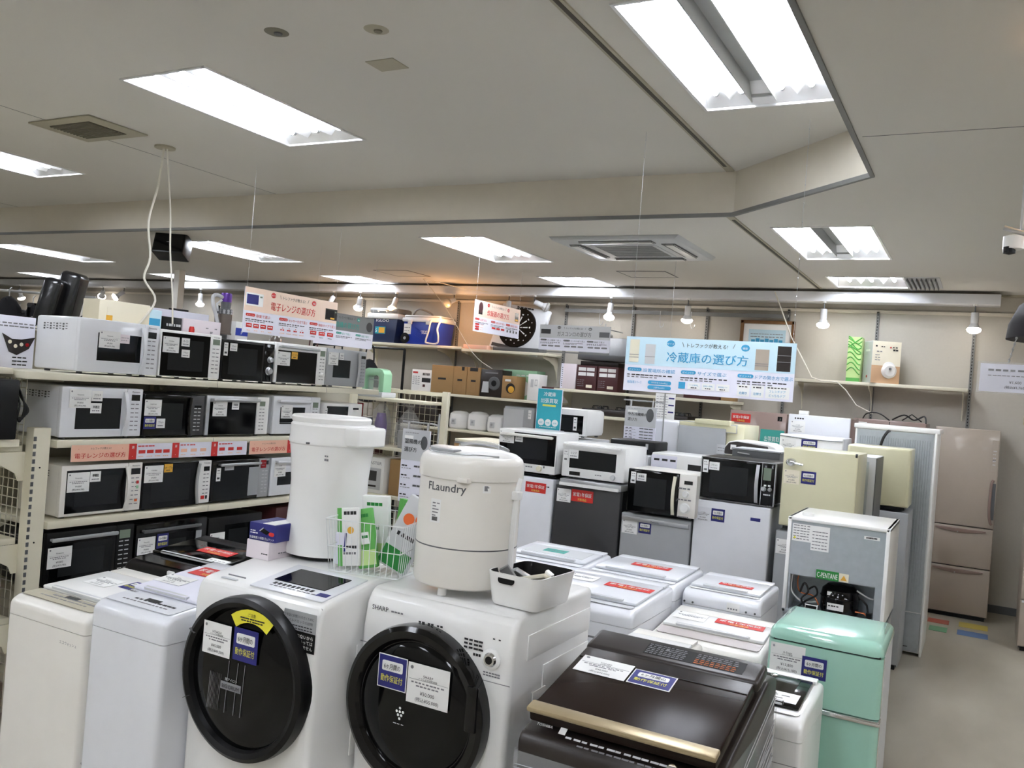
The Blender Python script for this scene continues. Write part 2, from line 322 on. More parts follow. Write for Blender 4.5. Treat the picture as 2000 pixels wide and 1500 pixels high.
# fluorescent fixtures
k0 = 0
for (x, y, z, n, hw, hl) in fix:
    where = 'upper ceiling' if z == ZU else 'lower ceiling'
    nm = {(-3.87,3.69): 'long recessed ceiling light nearest the air grille, above the microwave shelves', (-7.0,3.95): 'recessed ceiling light cut by the left edge, left of the air grille',
          (-1.04,3.69): 'large four-tube recessed light at the top right beside the soffit corner', (-3.98,6.7): 'recessed light left of the ceiling air conditioner',
          (-7.07,6.7): 'recessed light just right of the black ceiling speaker', (-10.25,6.7): 'long recessed light left of the black ceiling speaker', (-1.03,6.57): 'recessed light with two lit halves right of the ceiling air conditioner',
          (-4.01,8.67): 'small recessed light near the back wall, behind the air conditioner', (-7.1,8.73): 'small recessed light near the back wall above the red microwave sign', (-10.25,8.7): 'small recessed light near the back wall above the cordless vacuum',
          (-13.35,8.7): 'small recessed light near the back wall above the black leather seat', (-1.02,8.5): 'small recessed light near the back wall beside the grey air louvre'}.get((x, y), 'recessed fluorescent light in the %s at x %s' % (where, 'left' if x < 0 else 'right'))
    if 'at x' in nm: nm = 'recessed fluorescent light outside the picture, in the ' + where
    t = thing('ceiling_light', nm, 'ceiling light', (x, y, z), 0, 'recessed fluorescent ceiling lights')
    b = MB(); H = .11
    for s_ in (-1, 1):
        b.box(s_*hw, -hl, 0, s_*(hw-.004), hl, H, 'fixture'); b.box(-hw, s_*hl, 0, hw, s_*(hl-.004), H, 'fixture')
    b.box(-hw, -hl, H-.004, hw, hl, H, 'fixture')
    for s_ in (-1, 1):     # flange
        b.box(s_*(hw-.004), -hl-.012, -.006, s_*(hw+.012), hl+.012, 0, 'fixture'); b.box(-hw, s_*(hl-.004), -.006, hw, s_*(hl+.012), 0, 'fixture')
    for s_ in (-1, 1): b.prism([(s_*(hl-.005),.004),(s_*(hl-.12),H-.006),(s_*(hl-.005),H-.006)],'x',-hw+.005,hw-.005,'fixture')
    b.build('housing', t, smooth=False)
    xs = [-.195, 0, .195] if n == 3 else [-.245, -.115, .075, .215]
    rid = [-.0975, .0975] if n == 3 else [-.18, .145]
    b = MB()
    for r_ in rid: b.prism([(r_-.07, H-.004), (r_+.07, H-.004), (r_, .02)], 'y', -hl+.06, hl-.06, 'fixture')
    b.build('reflector', t, smooth=False)
    if n == 4:
        b = MB(); b.box(-.084,-hl+.01,.012,-.08,hl-.01,H,'fixture'); b.box(.036,-hl+.01,.012,.04,hl-.01,H,'fixture'); b.box(-.08,-hl+.01,H-.02,.036,hl-.01,H-.015,'ltgrey')
        b.box(-.079,-hl+.012,.014,-.078,hl-.012,H-.02,'ltgrey'); b.box(.034,-hl+.012,.014,.035,hl-.012,H-.02,'ltgrey'); b.box(-.08,hl-.05,.03,.036,hl-.012,H-.02,'ltgrey'); b.box(-.03,hl-.056,.05,.01,hl-.05,.065,'dgrey'); b.build('centre_channel', t, smooth=False)
    for q in xs:
        b = MB(); b.cyl((q, -hl+.10, .05), (q, hl-.10, .05), .016, 'tube', seg=10)
        b.cyl((q, -hl+.075, .05), (q, -hl+.10, .05), .014, 'silver', seg=10); b.cyl((q, hl-.10, .05), (q, hl-.075, .05), .014, 'silver', seg=10)
        b.build('tube', t)

# ceiling details
t = thing('air_grille', 'beige rectangular air grille with brown slats in the upper ceiling', 'vent', (-5.32, 3.66, ZU))
b = MB(); b.box(-.31,-.22,-.012,.31,.22,0,'beigetrim',.006); b.build('frame', t)
b = MB(); b.box(-.2,-.14,-.014,.2,.14,-.011,'gout')
for k in range(12): b.box(-.2,-.135+k*.0235,-.02,.2,-.125+k*.0235,-.011,'ventgrey')
b.build('grille', t, smooth=False)
tag(recenter(MB().cyl((-5.16,4.14,ZU-.012),(-5.16,4.14,ZU),.07,'beigetrim',seg=24).build('ceiling_rose'), (-5.16,4.14,ZU-.012)), 'round beige ceiling plate the white cords hang from', 'ceiling plate')
b = MB(); b.box(-2.69,3.24,ZU-.004,-2.53,3.37,ZU,'beigetrim'); tag(recenter(b.build('ceiling_patch', smooth=False), (-2.6,3.3,ZU-.004)), 'small yellowed patch stuck flat on the upper ceiling', 'patch')
for x, y, l in ((-2.864,2.833,'dark smudged round ceiling fitting left of the other one'), (-2.404,2.952,'stained pale ceiling fitting right of the darker one')):
    b = MB(); b.lathe([(.0,-.006),(.04,-.006),(.055,0)],'ventgrey' if x < -2.6 else 'beigetrim',(x,y,ZU),20); b.lathe([(0,-.012),(.018,-.012),(.02,-.005)],'dgrey' if x < -2.6 else 'ventgrey',(x+.01,y,ZU),12)
    tag(recenter(b.build('ceiling_fitting'), (x,y,ZU)), l, 'ceiling fitting', 'ceiling fittings')
t = thing('ceiling_air_conditioner', 'square white four-way air conditioner cassette in the lower ceiling', 'air conditioner', (-2.58, 6.62, ZL))
b = MB(); b.prism([(-.5,-.03),(.5,-.03),(.53,0),(-.53,0)], 'y', -.5, .5, 'ltgrey', .004); b.build('panel', t)
b = MB(); b.box(-.27,-.27,-.036,.27,.27,-.03,'ltgrey',.003)
for k in range(16): b.box(-.24,-.235+k*.03,-.038,.24,-.228+k*.03,-.035,'dgrey')
b.build('grille', t, smooth=False)
for q in range(4):
    T = Matrix.Rotation(R(90*q),4,'Z'); b = MB(T); b.box(-.3,.33,-.034,.3,.44,-.029,'dgrey'); b.box(-.3,.36,-.045,.3,.43,-.034,'white',.003); b.build('louvre', t)
def hatch(x0,y0,x1,y1,l):
    b = MB()
    for a in ((x0,y0,x1,y0+.012),(x0,y1-.012,x1,y1),(x0,y0,x0+.012,y1),(x1-.012,y0,x1,y1)): b.box(a[0],a[1],ZL-.004,a[2],a[3],ZL,'greytrim')
    b.box(x0+.012,y0+.012,ZL-.002,x1-.012,y1-.012,ZL,'ceil')
    tag(recenter(b.build('access_hatch', smooth=False), ((x0+x1)/2,(y0+y1)/2,ZL-.004)), l, 'hatch', 'ceiling hatches')
hatch(-6.23,7.92,-5.76,8.4,'square access hatch in the ceiling above the red microwave sign')
hatch(-3.25,7.9,-2.75,8.31,'square access hatch in the ceiling behind the air conditioner')
b = MB(); b.box(-.7,8.17,ZL-.006,-.42,8.83,ZL,'ltgrey')
for k in range(7): b.box(-.68+k*.037,8.2,ZL-.03,-.672+k*.037,8.8,ZL-.004,'dgrey')
tag(recenter(b.build('air_louvre', smooth=False), (-.56,8.5,ZL-.006)), 'grey slatted air louvre beside the rightmost back ceiling light', 'vent')
t = thing('ceiling_speaker', 'black box speaker hung tilted under the ceiling on the left', 'speaker', (-6.95, 5.75, 2.83), 28)
b = MB(Matrix.Rotation(R(-18),4,'X')); b.box(-.15,-.1,-.11,.15,.1,.11,'blk',.012); b.build('cabinet', t)
b = MB(Matrix.Rotation(R(-18),4,'X')); b.rect(-.135,-.095,.135,.095,'doorblk',-.1,.004); b.text('ー',0,-.02,.05,'greyink',-.105,'c'); b.build('speaker_grille', t)
b = MB(); b.cyl((0,0,.08),(0,0,ZL-2.83),.012,'blk'); b.build('bracket', t)

# track box (white raceway) along the back wall
b = MB(); b.box(XL+.5,8.98,ZL-.125,.05,9.2,ZL-.03,'white2',.004); tag(recenter(b.build('lighting_track'), (-6,9.1,ZL-.125)), 'long white raceway under the ceiling along the back wall', 'lighting track')
def spot(x, y, z, tilt, az, lit='bulb', label=''):
    t = thing('spotlight', label, 'spotlight', (x, y, z), az, 'spotlights along the back wall')
    b = MB(); b.cyl((0,0,.17),(0,0,.2),.02,'white',seg=12); b.cyl((0,0,.11),(0,0,.18),.006,'dgrey',seg=8); b.build('mount', t)
    T = Matrix.Translation((0,0,.11)) @ Matrix.Rotation(R(tilt),4,'X')
    b = MB(T); b.lathe([(0,0),(.03,0),(.032,-.01),(.032,-.09),(.03,-.1),(.052,-.14)],'ltgrey',seg=20); sock = b.build('socket', t)
    b = MB(T); b.lathe([(.052,-.14),(.062,-.155),(.055,-.175),(.03,-.19),(0,-.195)],lit,seg=20); b.build('bulb', sock)
    return t
SPX = [(-3.73,9.0,-12,0,'bulb','spotlight above the rail, left of the white-framed blue sign and tilted left'), (-2.85,9.0,15,20,'bulb','spotlight above the picture rail behind the blue fridge sign'), (-1.47,9.0,0,0,'bulb','spotlight left of the green box, pointing down'),
       (-.15,9.0,0,0,'bulb','rightmost back-wall spotlight, at the end of the white raceway'), (-4.69,9.0,70,-60,'bulboff','unlit spotlight right of the red rice cooker sign'), (-5.03,9.0,-10,0,'bulb','spotlight just behind the red rice cooker sign'),
       (-6.67,9.0,25,180,'bulbw','warm spotlight above the blue coolers'), (-5.8,9.0,70,180,'bulboff','unlit spotlight seen from its round back, right of the coolers'), (-7.25,9.0,35,50,'bulb','spotlight left of the blue coolers, aimed right'), (-7.7,9.0,35,180,'bulbw','warm spotlight at the right end of the red microwave sign'),
       (-10.2,9.0,0,0,'bulb','spotlight left of the cordless vacuum, pointing down'), (-11.9,9.0,50,150,'bulb','spotlight above the cream card panel, aimed left'), (-12.4,9.0,60,60,'bulb','spotlight at the left end of the cream card panel'), (-14.6,9.0,20,0,'bulb','leftmost spotlight, above the black jackets')]
for x, y, ti, az, m_, l in SPX: spot(x, y, ZL-.31, ti, az, m_, l)
for x, y, z, e, c in ((-5.75,8.75,2.5,3,(1,.5,.2)), (-.15,8.8,2.5,.25,(1,.9,.78)), (-1.47,8.8,2.5,.25,(1,.9,.78)), (-2.85,8.8,2.5,.2,(1,.9,.8)), (-3.73,8.8,2.5,.2,(1,.9,.8))):
    l = bpy.data.lights.new('spotlight_glow', 'POINT'); l.energy = e; l.color = c; l.shadow_soft_size = .05
    o = bpy.data.objects.new('spotlight_glow', l); COL.objects.link(o); o.location = (x, y, z)

# ================================================================ BACK WALL
POSTN = {-4.4:'wall slot post left of the gas stove sign', -3.56:'wall slot post just left of the blue fridge sign', -2.715:'wall slot post above the blue fridge sign', -1.857:'wall slot post beside the wooden picture frame', -1.0:'wall slot post behind the white pot box', -.149:'rightmost wall slot post at the end of the right shelf', -5.9:'wall slot post left of the kraft boxes', -7.4:'wall slot post left of the blue coolers', -8.9:'wall slot post behind the red microwave sign'}
for x, l in POSTN.items():
    b = MB(); b.box(x-.014,9.27,.3,x+.014,YW-.001,2.76,'greytrim')
    for k in range(80): b.box(x-.004,9.268,.35+k*.03,x+.004,9.2705,.365+k*.03,'blk')
    tag(recenter(b.build('slotted_wall_post', smooth=False),(x,9.28,.3)), l, 'wall post', 'slotted posts on the back wall')
t = thing('hanging_rail', 'grey horizontal rail high on the back wall with empty hooks', 'rail', (-3.12, 9.22, 2.68))
b = MB(); b.box(-1.27,-.012,-.02,1.27,.012,.02,'greytrim')
for x in (-1.25,1.25,-.42,.42): b.box(x-.01,0,-.01,x+.01,.05,.01,'greytrim')
b.build('bar', t, smooth=False)
for x in (-.82,-.1,.25): b = MB(); b.tube([(x,-.02,.02),(x,-.025,-.1),(x+.02,-.04,-.16),(x+.05,-.05,-.15),(x+.055,-.05,-.12)],.004,'silver'); b.build('hook', t)
def wall_shelf(x0, x1, z, y0, label, brk, y1=9.27, curved=True):
    t = thing('wall_shelf', label, 'shelf', ((x0+x1)/2, y0, z)); c = (x0+x1)/2
    b = MB(); b.box(x0-c,0,-.032,x1-c,y1-y0,0,'ivory',.003); b.build('board', t)
    for x in brk:
        d = y1-y0; pts = [(d,-.03),(.02,-.03),(.03,-.06),(d*.45,-.085),(d*.75,-.13),(d*.9,-.2),(d,-.3)]
        b = MB(); b.prism(pts,'x',x-c-.004,x-c+.004,'ivory'); b.build('bracket', t, smooth=False)
    return t
wall_shelf(-1.70,-.16,2.045,8.93,'pale shelf on the right of the back wall holding the green and white boxes',(-1.66,-1.0,-.2))
wall_shelf(-7.15,-5.55,2.17,8.85,'top wall shelf carrying the blue coolers',(-7.1,-5.9,-5.56))
wall_shelf(-5.54,-4.42,2.15,8.85,'top wall shelf under the dartboard',(-5.5,-4.46))
wall_shelf(-7.15,-4.29,1.60,8.80,'wall shelf carrying the kraft boxes',(-7.1,-5.9,-4.46))
wall_shelf(-7.15,-4.2,1.185,8.80,'low wall shelf carrying the white rice cookers',(-7.1,-5.9,-4.46))
wall_shelf(-4.27,-2.25,1.765,8.82,'wall shelf carrying the maroon boxes behind the blue sign',(-4.25,-3.1,-2.28))
wall_shelf(-4.1,-2.6,1.50,8.75,'wall shelf carrying the gas stoves',(-4.06,-2.64))
wall_shelf(-7.15,-4.2,.75,8.75,'lowest wall shelf behind the rice cookers',(-7.1,-5.9,-4.46))

def carton(name, label, x0, x1, z0, h, y0, d, m, cat='box', deco=None, top=None, rz=0, group=None):
    t = thing(name, label, cat, ((x0+x1)/2, y0, z0), rz, group); w = x1-x0
    b = MB(); b.box(-w/2,0,0,w/2,d,h,m,.004); b.build('carton', t)
    if deco:
        b = MB(); deco(b, w, h); b.build('print', t, smooth=False)
    if top:
        b = MB(); b.box(-w/2,d*.47,h,w/2,d*.53,h+.001,top); b.build('tape', t, smooth=False)
    return t
def d_green(b, w, h):
    b.rect(-w/2,0,w/2,h,'lgreen'); b.rect(-w/2,0,w/2,.035,'green',-.001)
    for k in range(7): b.tube([(-w/2+ (w*j/8), -.003, .1+.05*k+.035*math.sin(j*.55+.9*k*.3)) for j in range(9)],.0055,'green',4)
    for k in range(3): b.tube([(-w/2+(w*j/8), -.003, .3+.03*k+ (j*.012 if k%2 else -j*.01+.06)) for j in range(9)],.0055,'green',4)
carton('tall_green_box','tall narrow box with green wavy stripes on the right wall shelf',-1.213,-1.09,2.046,.43,8.95,.2,'lgreen',deco=d_green)
def d_pot(b, w, h):
    b.rect(-w/2,0,w/2,h,'pale'); b.rect(-w/2,0,w/2,h*.42,'tan',-.001)
    b.lathe([(.0,.03),(.05,.028),(.07,.015),(.072,.0)],'pot',(.03,-.001,.12),24,'y'); b.lathe([(0,.012),(.06,.01),(.062,0)],'white',(.03,-.001,.145),24,'y')
    b.lathe([(0,.02),(.012,.018),(.013,0)],'dgrey',(.03,-.02,.14),12,'y')
    b.rect(-w*.4,h*.86,-w*.34,h*.9,'ink',-.002); b.dashes(-w*.2,-w*.05,h*.86,.008,'ink',-.002,2); b.dashes(-w*.35,-w*.12,h*.74,.01,'greyink',-.002,2)
    for k in range(3): b.dashes(-w*.4,-w*.2,h*(.66-.06*k),.006,'greyink',-.002,2)
    b.pill(w*.1,h*.84,w*.16,h*.88,'red',-.002); b.dashes(w*.2,w*.4,h*.85,.01,'ink',-.002,2); b.dashes(w*.22,w*.4,h*.78,.016,'ink',-.002,2)
t = carton('cooking_pot_box','white and tan box printed with a white lidded pot on the right wall shelf',-1.001,-.731,2.046,.4,8.965,.2,'ltgrey',deco=d_pot,rz=28)
b = MB(); b.box(-.1356,.004,.01,-.135,.196,.39,'ltgrey'); b.T = Matrix.Rotation(R(-90),4,'Z'); b.dashes(-.15,-.05,.3,.02,'paper',-.1358,5); b.lathe([(0,.001),(.014,0)],'red',(-.10,-.136,.06),12,'y'); b.build('side_print', t, smooth=False)
t = thing('picture_frame','brown wooden picture frame holding a pale blue map, partly behind the blue sign','picture',(-2.06, 9.25, 2.2))
b = MB()
for a in ((-.28,-0.0,.28,.035),(-.28,.4,.28,.435),(-.28,0,-.245,.435),(.245,0,.28,.435)): b.box(a[0],-.012,a[1],a[2],.012,a[3],'wood',.004)
b.build('frame', t)
b = MB(); b.rect(-.245,.035,.245,.4,'paper',.006); b.rect(-.19,.08,.19,.34,'skyp',.004)
for k in range(7): b.rect(-.16+.047*k,.2-.01*(k%3),-.16+.047*k+.04,.235+.012*(k%2),'blue',.003)
b.dashes(-.17,.17,.26,.008,'greyink',.003,9); b.dashes(-.17,.17,.29,.006,'greyink',.003,12); b.dashes(-.17,.17,.15,.008,'teal',.003,8); b.build('picture', t, smooth=False)
b = MB(); b.tube([(-.1,.0,.43),(0,.01,.5),(.1,.0,.43)],.002,'silver'); b.build('hanging_wire', t)

# coolers
def wheel(b, c, r, w=.03):
    b.lathe([(0,0),(r*.4,.002),(r*.45,.006),(r*.6,.006),(r*.65,0),(r,.0),(r,-w),(0,-w)],'blk',c,24,'y'); b.lathe([(0,.004),(r*.3,.003)],'silver',c,12,'y')
t = thing('cooler_box','dark navy tall cooler box with white lid rim and IGLOO lettering','cooler box',(-6.78, 8.9, 2.171))
b = MB(); b.prism([(-.2,0),(.2,0),(.23,.31),(-.23,.31)],'y',0,.32,'coolnavy',.015); b.build('body', t)
b = MB(); b.box(-.245,-.015,.3,.245,.335,.37,'white',.015); b.build('lid_rim', t)
b = MB(); b.box(-.225,0,.37,.225,.32,.44,'coolgrey',.03,3); b.tube([(-.06,-.012,.385),(-.06,-.035,.4),(.06,-.035,.4),(.06,-.012,.385)],.006,'white'); b.build('lid', t)
b = MB(); b.text('IGLOO',0,.262,.05,'paper',-.001,'c',w=.2,bold=.02); b.rect(-.11,.11,.05,.2,'teal',.002,.004); b.rect(-.05,.12,.04,.19,'orangep',.002,.006); b.text('5',-.09,.13,.06,'paper',-.002,'c',bold=.02); b.build('print', t, smooth=False)
t = thing('wheeled_cooler_box','bright blue wheeled cooler box with pale lid and side handle','cooler box',(-6.16, 8.88, 2.171))
b = MB(); b.prism([(-.25,.0),(.24,0),(.27,.28),(-.28,.28)],'y',0,.32,'coolblue',.012)
for k in range(6): b.tube([(-.1+.04*j,-.002,.06+.018*k+.02*abs(j-3)) for j in range(7)],.003,'coolblue',4)
b.build('body', t)
b = MB(); b.box(-.295,-.015,.275,.285,.335,.325,'white2',.012); b.box(-.275,0,.32,.265,.32,.36,'coolgrey',.015); b.build('lid', t)
for x in (-.17,.1): b = MB(); b.box(x-.03,-.028,.245,x+.03,-.01,.305,'white2',.004); b.build('latch', t)
b = MB(); b.tube([(.15,-.02,.3),(.16,-.06,.26),(.15,-.07,.16),(.12,-.07,.05),(.13,-.06,.02),(.27,-.05,.02),(.29,-.06,.1),(.27,-.06,.2),(.29,-.03,.3)],.011,'white2',8); b.build('handle', t)
b = MB(); b.tube([(-.22,.1,.35),(-.16,.08,.42),(-.08,.08,.44),(.02,.14,.4),(.06,.14,.36)],.012,'coolgrey',8); b.build('tow_handle', t)
b = MB(); wheel(b,(-.24,-.01,.07),.065); b.build('wheel', t)
stick(t,'plain',-.27,.12,.11,.13,m='paper')
b = MB(); b.rect(-.02,.16,.1,.17,'paper'); b.rect(0,.13,.08,.15,'paper'); b.build('logo', t, smooth=False)
# dartboard
t = thing('electronic_dartboard','white electronic dartboard leaning on the top wall shelf behind the rice cooker sign','dartboard',(-4.90, 8.93, 2.152))
T = Matrix.Rotation(R(-14),4,'X') @ Matrix.Rotation(R(8),4,'Y')
b = MB(T); b.box(-.33,0,0,.33,.05,.56,'ltgrey',.012); b.build('cabinet', t)
b = MB(T); b.lathe([(0,.012),(.20,.012),(.24,.016),(.245,0)],'doorblk',(-.03,0,.29),40,'y'); b.build('board', t)
b = MB(T)
for k in range(20):
    a = R(18*k+9)
    for r0, r1, w in (((.158,.172,.012),(.075,.14,.007),(.04,.065,.005)) if k % 2 == 0 else ((.19,.20,.006),)):
        ca, sa = math.cos(a), math.sin(a); p = [(-.03+ca*r0-sa*w*.6,.29+sa*r0+ca*w*.6),(-.03+ca*r0+sa*w*.6,.29+sa*r0-ca*w*.6),(-.03+ca*r1+sa*w,.29+sa*r1-ca*w),(-.03+ca*r1-sa*w,.29+sa*r1+ca*w)]
        b.prism(p,'y',-.014,-.011,'ltgrey')
b.lathe([(0,.018),(.018,.017)],'redm',(-.03,0,.29),12,'y'); b.build('scoring_segment', t, smooth=False)
b = MB(T); b.dashes(-.12,.12,.53,.02,'ink',-.001,5); b.rect(-.3,.02,.3,.06,'dgrey2',0,.004); b.build('print', t, smooth=False)
# warm little items on that shelf
carton('orange_tag_box','flat orange-lit box at the left end of the dartboard shelf',-5.53,-5.2,2.151,.05,8.86,.1,'salmon')
carton('dark_display_strip','long dark strip box on the dartboard shelf under the red sign',-5.12,-4.45,2.151,.045,8.86,.08,'dgrey')
b = MB(); b.box(-6.9,8.95,2.171,-6.7,9.1,2.2,'dgrey')
# kraft row
def d_kraft(lbl):
    def f(b, w, h):
        b.rect(-w*.18,h*.48,w*.18,h*.55,'ink'); 
        if lbl: b.rect(w*.1 if lbl==1 else -w*.3,h*.86,w*.3,h*.99,'ink'); b.pill(-w*.2,h*.1,w*.2,h*.42,'kraft',-.001,.025)
    return f
def d_print(b, w, h):
    b.rect(-w*.45,h*.82,-w*.2,h*.9,'red'); 
    for k in range(5): b.dashes(-w*.45,-w*.05,h*(.3+.09*k),.006,'greyink',0,3)
    b.dashes(w*.05,w*.42,h*.74,.03,'ink',0,5); b.rect(w*.02,h*.42,w*.46,h*.62,'ink'); b.rect(w*.08,h*.2,w*.2,h*.32,'maroon')
carton('white_appliance_box','white printed appliance box left of the kraft boxes',-6.21,-5.92,1.601,.26,8.82,.3,'paper',deco=d_print)
carton('cardboard_box','widest plain kraft cardboard box on the wall shelf',-5.91,-5.60,1.601,.33,8.80,.3,'kraft',deco=d_kraft(0),top='pale',group='kraft boxes')
carton('cardboard_box','kraft box with dark top label, left one of the matching pair',-5.595,-5.41,1.601,.33,8.80,.3,'kraft',deco=d_kraft(1),group='kraft boxes')
carton('cardboard_box','kraft box with dark top label, right one of the matching pair',-5.405,-5.225,1.601,.33,8.80,.3,'kraft',deco=d_kraft(2),group='kraft boxes')
def d_vac(b, w, h):
    b.lathe([(0,.004),(.07,.003),(.08,0)],'dgrey',(.04,0,h*.5),24,'y'); b.lathe([(0,.006),(.035,.005)],'blk',(.04,0,h*.5),16,'y')
    b.prism([(-w*.42,h*.15),(-w*.08,h*.15),(-w*.12,h*.55),(-w*.38,h*.55)],'y',-.003,-.001,'ltgrey'); b.rect(-w*.3,h*.85,w*.3,h*.9,'greyink')
carton('dark_printed_box','dark box printed with a grey round appliance, beside the kraft pair',-5.215,-4.93,1.601,.32,8.80,.25,'brownb',deco=d_vac)
def d_kr(b, w, h):
    b.lathe([(0,.003),(.06,.002)],'brownb',(.02,0,h*.45),20,'y'); b.lathe([(0,.005),(.04,.004)],'orangep',(.03,0,h*.4),16,'y'); b.rect(-w*.3,h*.75,w*.1,h*.85,'paper')
carton('small_cardboard_box','small kraft box printed with a round brown dish, in front of the green box',-4.925,-4.735,1.601,.26,8.80,.22,'kraft',deco=d_kr)
def d_gr(b, w, h):
    b.pill(-w*.05,h*.12,w*.3,h*.62,'paper',0,.06*1); b.dashes(-w*.1,w*.35,h*.8,.012,'paper',0,3)
carton('green_box','pale green box printed with a white bottle shape on the wall shelf',-5.05,-4.60,1.601,.34,9.03,.22,'mintpl',deco=d_gr)
def d_wh(b, w, h):
    b.rect(-w*.25,h*.5,0,h*.8,'ltgrey'); b.rect(w*.1,h*.55,w*.35,h*.8,'ltgrey',-.001); b.rect(w*.16,h*.6,w*.3,h*.76,'paper',-.002)
carton('white_panel_box','white box with two faint panels, right of the green box',-4.59,-4.445,1.601,.30,8.80,.2,'white',deco=d_wh)
# maroon boxes
def d_mar(b, w, h):
    for i in (0,1):
        for j in (0,1): b.rect(-w*.42+i*w*.42,h*(.58+.2*j),-w*.42+i*w*.42+w*.38,h*(.72+.2*j),'paper')
    b.rect(-.0,h*.1,w*.3,h*.22,'pale')
    for k in range(4): b.dashes(-w*.45,-w*.1,h*(.15+.08*k),.006,'greyink',0,3)
for x0, l in ((-4.005,'maroon box with four white pictures, left one of the pair'),(-3.755,'maroon box with four white pictures, right one of the pair')):
    carton('maroon_box',l,x0,x0+.24,1.766,.27,8.83,.25,'maroon',deco=d_mar,group='maroon boxes')
carton('maroon_box','plain maroon box standing behind the pink and white book box',-4.26,-4.03,1.766,.27,9.0,.2,'maroon',group='maroon boxes')
def d_book(b, w, h):
    b.rect(-w*.5,0,-w*.35,h,'lav'); 
    for k in range(10): b.rect(-w*.43,h*(.1+.08*k),-w*.37,h*(.1+.08*k)+.008,'ink',-.001)
carton('pink_white_box','pink and white spiral-printed box on the maroon box shelf',-4.2,-4.015,1.766,.28,8.83,.12,'pink',deco=d_book)
carton('flat_dark_box','flat dark box lying on top of the maroon boxes',-4.0,-3.55,2.037,.05,8.9,.25,'brownb')
carton('maroon_box','maroon box mostly hidden behind the blue fridge sign',-2.78,-2.4,1.766,.34,8.85,.3,'maroon',group='maroon boxes')
carton('tan_flat_box','flat tan box below the blue fridge sign on the wall shelf',-2.38,-2.28,1.766,.05,8.83,.3,'kraft')
def d_cake(b, w, h): b.rect(-w*.4,h*.2,0,h*.5,'tan'); b.rect(-w*.1,h*.5,w*.4,h*.8,'maroon'); b.rect(w*.05,h*.15,w*.4,h*.4,'pale')
carton('food_photo_box','brown box printed with food pictures between shelves',-4.435,-4.295,1.601,.17,8.85,.2,'maroon',deco=d_cake)
# range hood panel under the gas sign
t = thing('range_hood','grey sloping range hood displayed under the gas stove sign','range hood',(-4.1+.5,8.75,2.1)); 
b = MB(); b.prism([(.1,.0),(.45,.0),(.45,.16),(.3,.26),(.2,.26),(.1,.06)],'x',-.42,.42,'dgrey',.008); b.build('hood', t)
b = MB(); b.cyl((-.2,.2,.3),(-.2,.5,.3),.02,'grey'); b.box(-.4,.45,.0,.4,.52,.05,'grey'); b.build('bracket', t)
# gas stoves on shelf
for x, w, l in ((-3.62,.56,'black gas stove top nearest the teal sign'),(-2.95,.5,'black gas stove top behind the grey stand sign')):
    t = thing('gas_stove', l, 'gas stove', (x,8.8,1.501), 0, 'gas stoves')
    b = MB(); b.box(-w/2,0,0,w/2,.4,.07,'brownb',.01); b.build('body', t)
    for s_ in (-1,1):
        b = MB()
        for k in range(6): a = R(60*k); b.tube([(s_*w*.25+.03*math.cos(a),.2+.03*math.sin(a),.1),(s_*w*.25+.09*math.cos(a),.2+.09*math.sin(a),.1),(s_*w*.25+.1*math.cos(a),.2+.1*math.sin(a),.07)],.005,'blk')
        b.lathe([(0,.0),(.04,0),(.045,.02),(0,.022)],'dgrey',(s_*w*.25,.2,.07),16); b.build('burner', t)
# rice cookers
def rice_cooker(x, y, z, l, s=1.0, m='white'):
    t = thing('rice_cooker', l, 'rice cooker', (x,y,z), 0, 'rice cookers')
    b = MB(); b.lathe([(.1*s,0),(.125*s,.02),(.13*s,.1*s),(.125*s,.15*s)],m,(0,.13,0),28,sy=1.15); b.build('body', t)
    b = MB(); b.lathe([(.126*s,.15*s),(.12*s,.19*s),(.08*s,.22*s),(0,.228*s)],m,(0,.13,0),28,sy=1.15); b.build('lid', t)
    b = MB(); b.box(-.03*s,-.022,.06*s,.03*s,.0,.13*s,'ltgrey',.004); b.lathe([(0,.028),(.014,.027),(.015,0)],'grey',(0,0,.1*s),12,'y'); b.build('control_panel', t)
rice_cooker(-5.285,8.82,1.186,'white rice cooker, left one of the pair on the low wall shelf')
rice_cooker(-5.02,8.82,1.186,'white rice cooker, right one of the pair with a dark display',.95)
rice_cooker(-5.55,8.82,1.186,'rice cooker wrapped in a clear bag behind the white mesh post',.95)
t = thing('water_purifier','grey flat-fronted appliance right of the rice cookers','appliance',(-4.70,8.85,1.186)); b = MB(); b.box(-.2,0,0,.2,.3,.33,'grey',.02,3); b.build('body', t); stick(t,'plain',.12,.2,.04,.1,m='paper')
b=MB(); b.box(-.2,-.002,.02,.06,.001,.3,'ltgrey'); b.build('front_panel',t)
t = thing('water_boiler','dark grey appliance half hidden by the teal sign stand','appliance',(-4.36,8.82,1.186)); b = MB(); b.box(-.12,0,0,.11,.3,.29,'dgrey',.03,3); b.build('body', t)
carton('dark_box','dark box low on the rice cooker shelf',-6.6,-5.8,1.186,.25,8.82,.3,'brownb')
for i,(x,w,h,m_,l) in enumerate(((-7.0,.3,.3,'maroon','maroon carton on the lowest wall shelf'),(-6.4,.4,.32,'dgrey','grey carton on the lowest wall shelf'),(-5.5,.45,.3,'kraft','kraft carton on the lowest wall shelf'),(-4.9,.35,.3,'dgrey','dark carton at the right of the lowest wall shelf'))):
    carton('stock_carton',l,x,x+w,.751,h,8.78,.3,m_)

